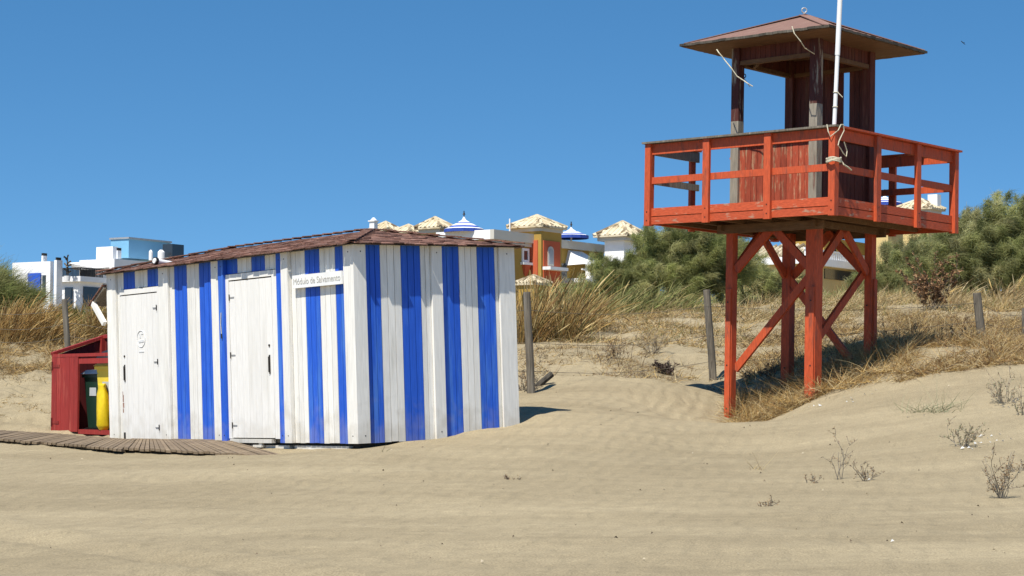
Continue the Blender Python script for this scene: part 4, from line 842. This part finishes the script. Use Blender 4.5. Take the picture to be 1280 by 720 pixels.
# ------------------------------------------------------------------ buildings beyond the dune
def cbox(xc,xl,xr,yt,yb,d,psi):
    """near vertical edge at column xc and depth d; lengths of the left and right faces, ground level and top"""
    p=at(xc,yt,d); z1=p[2]; z0=at(xc,yb,d)[2]; q=np.array([p[0],p[1]]); dr=np.array([math.cos(psi),math.sin(psi)]); dl=np.array([-math.sin(psi),math.cos(psi)])
    def ln(px,dv):
        k=(px-640)/F; return (k*q[1]-q[0])/(dv[0]-k*dv[1])
    return np.array([q[0],q[1],z0]), ln(xl,dl), ln(xr,dr), z1-z0
class Bld:
    """a building with its own local frame (x along the right face, y along the left face)"""
    def __init__(s,name,label,cat,xc,xl,xr,yt,yb,d,psi,group=None):
        s.o,s.a,s.b,s.h=cbox(xc,xl,xr,yt,yb,d,psi); s.psi=psi; s.R=rz(psi); s.t=thing(name,label,cat,s.o,s.R,group)
    def loc(s,p): return s.R.T@(np.array(p)-s.o)
    def on_right(s,px,py):   # point of the right face (local y=0) along a line of sight -> (x,z)
        r=ray(px,py); o=s.R.T@(np.array([0,0,EYE])-s.o); r=s.R.T@r; t=-o[1]/r[1]; p=o+r*t; return p[0],p[2]
    def on_left(s,px,py):
        r=ray(px,py); o=s.R.T@(np.array([0,0,EYE])-s.o); r=s.R.T@r; t=-o[0]/r[0]; p=o+r*t; return p[1],p[2]
    def block(s,name,x0,x1,y0,y1,z0,z1,mt,parent=None):
        m=MB(); m.box(x0,x1,y0,y1,z0,z1,mt); return m.build(name,parent or s.t)
    def sub(s,name,xc,xl,xr,yt,yb,d,mt,parent=None):
        o,a,b,h=cbox(xc,xl,xr,yt,yb,d,s.psi); l=s.loc(o); m=MB(); m.box(l[0],l[0]+b,l[1],l[1]+a,l[2],l[2]+h,mt); ob=m.build(name,parent or s.t); return ob,(l[0],l[0]+b,l[1],l[1]+a,l[2],l[2]+h)
    def pyr(s,e,z,rise,ov,parent=None,mt='roof_tile'):
        x0,x1,y0,y1=e; x0-=ov;x1+=ov;y0-=ov;y1+=ov; m=MB(); cx_,cy_=(x0+x1)/2,(y0+y1)/2
        n_=14; vs=[];fs=[]
        m.box(x0+.15,x1-.15,y0+.15,y1-.15,z-.18,z-.002,'cornice')
        m.add([(x0,y0,z),(x1,y0,z),(x1,y1,z),(x0,y1,z),(x0,y0,z+.10),(x1,y0,z+.10),(x1,y1,z+.10),(x0,y1,z+.10),(cx_,cy_,z+rise)],[(0,1,5,4),(1,2,6,5),(2,3,7,6),(3,0,4,7),(4,5,8),(5,6,8),(6,7,8),(7,4,8),(3,2,1,0)],mt)
        # rows of barrel tiles running up the slopes
        for A_,B_ in (((x0,y0),(x1,y0)),((x0,y1),(x0,y0)),((x1,y0),(x1,y1))):
            L=math.hypot(B_[0]-A_[0],B_[1]-A_[1]); k=max(6,int(L/0.28))
            for q in range(k):
                f=(q+.5)/k; p=Vector((A_[0]+(B_[0]-A_[0])*f,A_[1]+(B_[1]-A_[1])*f,z+.11)); ap=Vector((cx_,cy_,z+rise)); mid=Vector(((A_[0]+B_[0])/2,(A_[1]+B_[1])/2,z+.11)); up=ap-mid; top=p+up*(1-abs(2*f-1))
                if (top-p).length>0.1: m.tube([p-Vector((0,0,.03)),top-Vector((0,0,.03))],0.07,mt,rv(.2),seg=6)
        for c_ in ((x0,y0),(x1,y0),(x0,y1)): m.tube([(c_[0],c_[1],z+.12),(cx_,cy_,z+rise+.0)],0.09,mt,seg=6)
        return m.build('roof',parent or s.t)
    def win(s,face,px0,px1,py0,py1,frame='render_white',pane='glass_dark',sill=True,fw=0.12):
        f=s.on_right if face=='r' else s.on_left
        a0,z1=f(px0,py0); a1,z0=f(px1,py1); a0,a1=min(a0,a1),max(a0,a1); m=MB(); p=MB(); d0=-0.06
        def bx(mm,a,b,c,d,e0,e1,mt):
            if face=='r': mm.box(a,b,e0,e1,c,d,mt)
            else: mm.box(e0,e1,a,b,c,d,mt)
        bx(m,a0,a0+fw,z0,z1,d0,.02,frame); bx(m,a1-fw,a1,z0,z1,d0,.02,frame); bx(m,a0+fw,a1-fw,z1-fw,z1,d0,.02,frame); bx(m,a0+fw,a1-fw,z0,z0+fw,d0,.02,frame)
        w=m.build('window',s.t); bx(p,a0+fw,a1-fw,z0+fw,z1-fw,-0.03,.01,pane); p.build('pane',w)
        if sill: q=MB(); bx(q,a0-.1,a1+.1,z0-.12,z0-.003,-0.2,.0,frame); q.build('sill',w)
        return w
PS=rad(56)
# ochre villa with the square tower
v=Bld('villa','ochre villa with square tiled tower and terracotta wall panels','house',616,548,690,288,392,92.7,PS)
v.block('wall',0,v.b,0,v.a,-2,v.h-0.001,'ochre')
pz0=v.on_right(640,300.5)[1]
m=MB(); m.box(-.22,v.b,-.22,0,v.h-0.42,v.h+.03,'cornice'); m.box(-.22,0,0,v.a,v.h-.42,v.h+.03,'render_white'); m.box(-.12,v.b,-.12,-.0,v.h-.60,v.h-.423,'cornice'); m.box(-.12,0,0,v.a,v.h-.60,v.h-.423,'pale_yellow'); m.build('parapet',v.t)  # light painted in: sunlit left bands paler, shaded right bands greyer
v.win('r',652,660.5,310,328.5)
q=MB(); a0,z0=v.on_right(652.5,330); a1,_=v.on_right(660,330); q.add([(a0,-.2,z0),(a1,-.2,z0),(a1,0,z0),(a0,0,z0),(a0+.15,-.05,z0-.55),(a1-.15,-.05,z0-.55),(a1-.15,0,z0-.55),(a0+.15,0,z0-.55)],MB.BF,'terracotta'); q.build('window_bracket',v.t)
wt,e=v.sub('tower_wall',676.5,640,702,284,392,95,'ochre')
x0,x1,y0,y1,z0,z1=e; ov=0.20
_c=v.o+v.R@np.array([(x0+x1)/2,(y0+y1)/2,0]); v.pyr((x0,x1,y0,y1),z1,at(673,269.5,_c[1])[2]-v.o[2]-z1,ov)
m=MB(); m.box(x0+.16,x1-.18,y0-.05,y0-.001,z0,z1-.62,'terracotta'); m.build('wall_panel',wt); m=MB(); m.box(x0-.05,x0-.001,y0+.18,y1-.2,z0,z1-.62,'terracotta'); m.build('wall_panel',wt)
# arched window on the tower
def arch(fx0,fx1,yy,za,zb,parent):
    cxa=(fx0+fx1)/2; r=(fx1-fx0)/2; pts=[(fx0,za),(fx1,za)]+[(cxa+r*math.cos(q),zb-r+r*math.sin(q)) for q in np.linspace(0,math.pi,9)]
    m=MB(); n_=len(pts); m.add([(a,yy-.05,b) for a,b in pts]+[(a,yy,b) for a,b in pts],[tuple(range(n_)),tuple(range(2*n_-1,n_-1,-1))]+[(i,(i+1)%n_,n_+(i+1)%n_,n_+i) for i in range(n_)],'curtain'); w=m.build('arched_window',parent)
    pts2=[(cxa+(p-cxa)*1.28,b+(0.12 if b>za+.1 else -.08)) for p,b in pts]; m=MB(); m.add([(a,yy-.03,b) for a,b in pts2]+[(a,yy,b) for a,b in pts2],[tuple(range(n_)),tuple(range(2*n_-1,n_-1,-1))]+[(i,(i+1)%n_,n_+(i+1)%n_,n_+i) for i in range(n_)],'cornice'); m.build('surround',w)
    m=MB(); m.box(fx0-.5,fx1+.7,yy-.45,yy,za-.3,za-.15,'render_white'); m.build('ledge',w)
xa=x0+(x1-x0)*0.30; xb=x0+(x1-x0)*0.52; arch(xa,xb,y0-.055,at(690,331,96)[2]-v.o[2],at(690,312,96)[2]-v.o[2],v.t)
wr,e2=v.sub('wing_wall',690,670,755,309,392,97.5,'ochre'); X0,X1,Y0,Y1,Z0,Z1=e2
m=MB(); m.box(X0,X1+.15,Y0-.22,Y1,Z1,Z1+.40,'cornice'); m.build('parapet',wr)
ax=(X0+X1)*0.5-0.4
m=MB(); zt=Z1-.05; m.add([(ax-.6,Y0-.02,zt),(ax+.7,Y0-.02,zt),(ax-.9,Y0-1.2,zt-.75),(ax+1.0,Y0-1.2,zt-.75),(ax-.6,Y0-.02,zt-.04),(ax+.7,Y0-.02,zt-.04),(ax-.9,Y0-1.2,zt-.79),(ax+1.0,Y0-1.2,zt-.79),(ax-.9,Y0-.02,zt-.79)],[(0,1,3,2),(4,6,7,5),(0,2,8),(2,3,7,6),(0,1,5,4)],'canvas_white'); m.build('awning',wr)
m=MB(); m.box(ax-1.6,ax+1.5,Y0-1.5,Y0,Z1-1.75,Z1-1.55,'render_white'); m.box(ax-.7,ax-.35,Y0-1.4,Y0-1.1,Z1-1.55,Z1-.8,'render_white'); m.box(ax-1.6,ax+1.5,Y0-1.5,Y0-1.42,Z1-1.15,Z1-1.08,'render_white'); m.build('balcony',wr)
m=MB(); m.box(ax-1.3,ax-.75,Y0-.05,Y0-.001,Z1-1.55,Z1-.75,'glass_dark'); m.box(ax+1.1,ax+1.8,Y0-.05,Y0-.001,Z1-1.6,Z1-.6,'glass_dark'); m.build('balcony_door',wr)
m=MB(); m.tube([(v.b*.45,.6,v.h),(v.b*.45,.6,v.h+.75)],0.035,'pole_white',seg=6); m.build('antenna',v.t)
m=MB(); m.tube([(v.b*.9,.5,v.h),(v.b*.9,.5,v.h+.25)],0.3,'render_white',seg=10,r1=.12); m.build('vent',v.t)
# white house with pyramid roof right of the villa
h2=Bld('house','white house with pale tiled pyramid roof behind the dark tamarisk','house',780,756,801,296,392,99,PS)
h2.block('wall',0,h2.b,0,h2.a,-2,h2.h,'render_white'); h2.pyr((0,h2.b,0,h2.a),h2.h,0.85,0.42)
# row of small ochre houses left of the villa
for xc,xl,xr,yt,d,rise,lab in [(549,526,561,286,98,0.62,'ochre house with small pyramid roof left of the striped parasol'),(512,496,524,292,104,0.50,'ochre house whose low tiled roof shows above the hut ridge'),(484,468,495,289,108,0.55,'ochre house with white chimney behind the hut ridge')]:
    b_=Bld('house',lab,'house',xc,xl,xr,yt,385,d,PS,'small ochre houses behind the hut roof'); b_.block('wall',0,b_.b,0,b_.a,-2,b_.h,'pale_yellow'); b_.pyr((0,b_.b,0,b_.a),b_.h,rise,0.25)
    if 'chimney' in lab:
        l=b_.loc(at(467,284,107)); m=MB(); m.box(l[0]-.16,l[0]+.16,l[1]-.16,l[1]+.16,b_.h-.6,l[2]+.30,'render_white'); m.box(l[0]-.22,l[0]+.22,l[1]-.22,l[1]+.22,l[2]+.30,l[2]+.36,'render_white'); m.tube([(l[0],l[1],l[2]+.36),(l[0],l[1],l[2]+.52)],0.2,'render_white',seg=8,r1=.05); m.build('chimney',b_.t)
# low tiled roof in front of the villa tower
lr=Bld('house','low ochre outhouse with tiled roof at the foot of the villa tower','house',668,648,686,356,396,84,PS); lr.block('wall',0,lr.b,0,lr.a,-2,lr.h,'ochre'); lr.pyr((0,lr.b,0,lr.a),lr.h,0.42,0.1)
# yellow house behind the lifeguard tower
h3=Bld('house','yellow house with white balustrade seen through the watchtower legs','house',1002,905,1085,322,395,96,PS)
h3.block('wall',0,h3.b,0,h3.a,-2,h3.h,'pale_yellow')
m=MB(); m.box(-.3,h3.b+.1,-.3,0,h3.h-.3,h3.h+.05,'render_white'); m.box(-.3,0,0,h3.a,h3.h-.3,h3.h+.05,'render_white'); m.build('cornice',h3.t)
m=MB(); m.box(0,h3.b,-.2,-.1,h3.h+.42,h3.h+.5,'render_white'); nb=int(h3.b/0.22)
for k in range(nb): m.tube([(k*.22+.1,-.15,h3.h+.05),(k*.22+.1,-.15,h3.h+.42)],0.05,'render_white',seg=6)
m.build('balustrade',h3.t)
uw,e3=h3.sub('upper_wall',1030,985,1088,296,322,98.5,'ochre'); 
m=MB(); m.box(e3[0]+.6,e3[0]+1.3,e3[2]-.05,e3[2]-.001,e3[4]+.1,e3[5]-.3,'glass_dark'); m.build('window',uw)
# its sloping tiled lean-to on the left
o_=h3.loc(at(945,300,97)); m=MB(); x0,y0,z1=-.2,0.8,h3.h+.75
m.add([(-.2,.3,h3.h+.06),(-.2,h3.a-.2,h3.h+.06),(1.8,h3.a-.2,z1),(1.8,.3,z1),(1.8,.3,h3.h+.06),(1.8,h3.a-.2,h3.h+.06)],[(0,1,2,3),(0,3,4),(1,5,2),(3,2,5,4)],'roof_tile')
for k in range(int((h3.a-.5)/.3)): m.tube([(-.2,.45+k*.3,h3.h+.1),(1.8,.45+k*.3,z1+.04)],0.08,'roof_tile',rv(.2),seg=5)
m.build('roof',h3.t)
m=MB(); a0,zz=h3.on_right(1030,330); a1,_=h3.on_right(1075,330); m.box(a0,a1,-.05,-.001,h3.h-.9,h3.h-.4,'glass_dark'); m.build('window',h3.t)
h4=Bld('house','yellow house with tiled pyramid roof seen through the right railing','house',1160,1130,1173,262,395,97,PS)
h4.block('wall',0,h4.b,0,h4.a,-2,h4.h,'pale_yellow'); m=MB(); m.box(-.15,h4.b+.15,-.15,h4.a+.15,h4.h-.28,h4.h+.0,'render_white'); m.build('cornice',h4.t); h4.pyr((0,h4.b,0,h4.a),h4.h+.003,0.6,0.32)
ww,_e=h4.sub('terrace_wall',1110,1085,1215,275,395,99.5,'pale_yellow'); m=MB(); m.box(_e[0]-.1,_e[1]+.1,_e[2]-.1,_e[3]+.1,_e[5],_e[5]+.2,'render_white'); m.build('coping',ww)
l=h4.loc(at(1168,246,98)); m=MB(); m.box(l[0]-.25,l[0]+.25,l[1]-.25,l[1]+.25,l[2]-.6,l[2]+.1,'render_white'); m.build('chimney',h4.t)
# striped parasols on the terraces
def parasol(label,px,pyt,pye,hw,d,base_z):
    p=at(px,pyt,d); rim=at(px,pye,d); Rr=hw/F*d; t=thing('parasol',label,'parasol',(p[0],p[1],base_z),None,'blue and white striped terrace parasols')
    m=MB(); H=p[2]-base_z; drop=p[2]-rim[2]; rings=9; seg=12
    prof=[(0.02,0)]+[(Rr*(k/rings),drop*(0.12+0.88*(k/rings)**0.85)) for k in range(1,rings+1)]+[(Rr,drop+.16)]
    for k in range(len(prof)-1):
        r0,z0=prof[k]; r1,z1=prof[k+1]; mt='canvas_blue' if k in (3,6,7,9) else 'canvas_white'; vs=[];fs=[]
        for q in range(seg):
            a=2*math.pi*q/seg
            for r,z in ((r0,z0),(r1,z1)): vs.append((r*math.cos(a),r*math.sin(a),H-z))
        for q in range(seg): fs.append((2*q,2*q+1,2*((q+1)%seg)+1,2*((q+1)%seg)))
        m.add(vs,fs,mt)
    m.build('canopy',t); m=MB(); m.tube([(0,0,0),(0,0,H)],0.05,'pole_white',seg=8); m.build('pole',t)
    m=MB(); m.tube([(0,0,H),(0,0,H+.28)],0.03,'metal_dark',seg=6); m.tube([(0,0,H+.1),(0,0,H+.22)],0.07,'metal_dark',seg=8,r1=.02); m.build('finial',t)
zv=v.o[2]+v.h
parasol('large blue and white striped parasol above the ochre villa terrace',580,271,286.5,25,93.8,zv-.02)
parasol('small striped parasol between the villa tower and white house',714,284,294.5,22,99,v.o[2]+Z1)
parasol('striped parasol seen through the watchtower railing',1106,243.5,254,22,100.8,h4.o[2]+_e[5])
# white apartment building with the blue rooftop block
PA=rad(60); D_=108
ap=Bld('apartment_building','white stepped apartment building with light blue rooftop block','apartment building',143,98,215,323.5,400,D_,PA)
ap.block('wall',0,ap.b,0,ap.a,-2,ap.h,'render_white')
def apb(name,xc,xl,xr,yt,yb,d,mt,parent=None): return ap.sub(name,xc,xl,xr,yt,yb,d,mt,parent)
apb('rooftop_block',161,137,212,298.5,322,D_+3.0,'render_blue')
m=MB(); q=cbox(161,137,212,298.5,322,D_+3.0,PA); l=ap.loc(q[0]); m.box(l[0]-.06,l[0]+q[2]+.06,l[1]-.06,l[1]+q[1]+.06,l[2]+q[3],l[2]+q[3]+.10,'metal_grey'); m.build('roof_edge',ap.t)
apb('stair_block',141,119,146,308,324,D_+1.6,'render_white')
ch,_c=apb('chimney',147,144.5,150.5,313,323,D_+1.0,'render_white'); m=MB(); m.box(_c[0],_c[1],_c[2],_c[3],_c[5],_c[5]+.15,'metal_dark'); m.build('cap',ch)
for a,b in ((186,191),(197,206)):
    m=MB(); c_=ap.loc(at((a+b)/2,322,D_+1.2)); rr_=(b-a)/2/F*D_; m.tube([(c_[0],c_[1],ap.h),(c_[0],c_[1],ap.h+.45)],rr_,'render_white',seg=12); m.tube([(c_[0],c_[1],ap.h+.45),(c_[0],c_[1],ap.h+.58)],rr_,'render_white',seg=12,r1=rr_*.4); m.build('water_tank',ap.t)
m=MB(); c_=ap.loc(at(207,314,D_+2.9)); m.box(c_[0]-.5,c_[0]+.5,c_[1]-.9,c_[1]-.2,c_[2]-.4,c_[2]+.35,'glass_dark'); m.build('vent_opening',ap.t)
# loggia, balcony and windows on the left part
lf,e4=apb('wing_wall',100,74,128,352,400,D_-1.5,'render_white')
m=MB(); bz=e4[5]; m.box(e4[0]-.25,e4[1],e4[2]-.25,e4[3],bz,bz+.28,'render_white'); m.build('balcony_slab',lf)
bk,e5=apb('loggia_wall',118,99,135,337,352,D_+0.6,'glass_dark')
m=MB(); m.add([(e5[0]-.5,e5[2]-.5,e5[5]),(e5[1],e5[2]-.5,e5[5]),(e5[1],e5[3],e5[5]),(e5[0]-.5,e5[3],e5[5]),(e5[0]-1.0,e5[2]-1.0,e5[5]+.0),(e5[1]+.4,e5[2]-1.0,e5[5]+.28),(e5[1]+.4,e5[3],e5[5]+.6),(e5[0]-1.0,e5[3],e5[5]+.35)],MB.BF,'render_white'); m.build('canopy',bk)
m=MB(); nb=16
for k in range(nb): a=e4[2]-.2+k*(e4[3]-e4[2])/nb; m.box(e4[0]-.22,e4[0]-.18,a,a+.04,bz+.28,bz+.72,'metal_dark')
m.box(e4[0]-.23,e4[0]-.17,e4[2]-.2,e4[3],bz+.70,bz+.76,'metal_dark')
for k in range(nb): a=e4[0]-.2+k*(e4[1]-e4[0])/nb; m.box(a,a+.04,e4[2]-.22,e4[2]-.18,bz+.28,bz+.72,'metal_dark')
m.box(e4[0]-.2,e4[1],e4[2]-.23,e4[2]-.17,bz+.70,bz+.76,'metal_dark'); m.build('balustrade',lf)
m=MB(); m.box(e4[0]+.25,e4[1]-.1,e4[2]-.05,e4[2]-.001,bz-1.4,bz-.25,'glass_dark'); m.build('window',lf); m=MB(); m.box(e4[0]-.05,e4[0]-.001,e4[2]+.5,e4[3]-.4,bz-1.4,bz-.3,'glass_dark'); m.build('window',lf)
pr_,e6=apb('pier_wall',71,66.5,77,325,400,D_-2.5,'render_white'); m=MB(); m.box(e6[0]+.05,e6[1]-.05,e6[2]+.05,e6[3]-.05,e6[5],e6[5]+.15,'metal_dark'); m.build('cap',pr_)
lw,e7=apb('low_wing',63,14,66,326.5,400,D_-1.0,'render_white'); m=MB(); m.box(e7[0]-.05,e7[0]-.001,e7[2]+.3,e7[2]+.19*(e7[3]-e7[2]),e7[5]-2.0,e7[5]-.75,'glass_dark'); m.build('window',lw)
m=MB(); L7=e7[3]-e7[2]; m.box(e7[0]-.12,e7[0]-.055,e7[2]+.22*L7,e7[2]+.55*L7,e7[5]-1.6,e7[5]-.62,'render_deepblue'); m.build('blue_panel',lw)
c2,_c=apb('chimney',54,50.5,57.5,319.5,327,D_-.5,'render_white',); m=MB(); m.box(_c[0],_c[1],_c[2],_c[3],_c[5],_c[5]+.14,'metal_dark'); m.build('cap',c2)
# potted climbing plant on the balcony
pz=at(84,350,D_-2.2); t=thing('potted_plant','tall bare potted plant on the white apartment balcony','plant',(pz[0],pz[1],pz[2])); m=MB()
m.tube([(0,0,0),(0.03,0,.6),(0,0,1.25)],0.03,'metal_dark',seg=5)
for k in range(16): a=random.uniform(0,6.28); z=.3+k*.06; m.tube([(0,0,z),(.2*math.cos(a),.2*math.sin(a),z+.12)],0.03,'metal_dark',seg=4,r1=.05)
m.build('stem',t); m=MB(); m.tube([(0,0,-.05),(0,0,.22)],0.14,'render_white',seg=10,r1=.18); m.build('pot',t)

# ------------------------------------------------------------------ bird in the sky
bp_=at(1204,53.5,60); t=thing('bird','small dark bird flying in the blue sky right of the tower','bird',bp_); m=MB()
m.tube([(-.06,0,.055),(-.02,0,.015),(.03,0,-.03),(.06,0,-.055)],0.012,'black_plastic',seg=6,r1=0.008); m.add([(-.01,0,.01),(.02,0,-.02),(.075,.10,.03),(-.01,0,.004),(.02,0,-.026),(.075,.10,.027)],[(0,1,2),(3,5,4),(0,2,5,3),(1,4,5,2),(0,3,4,1)],'black_plastic'); m.add([(-.01,0,.01),(.02,0,-.02),(-.06,-.10,-.01),(-.01,0,.004),(.02,0,-.026),(-.06,-.10,-.013)],[(0,1,2),(3,5,4),(0,2,5,3),(1,4,5,2),(0,3,4,1)],'black_plastic'); m.build('body',t)
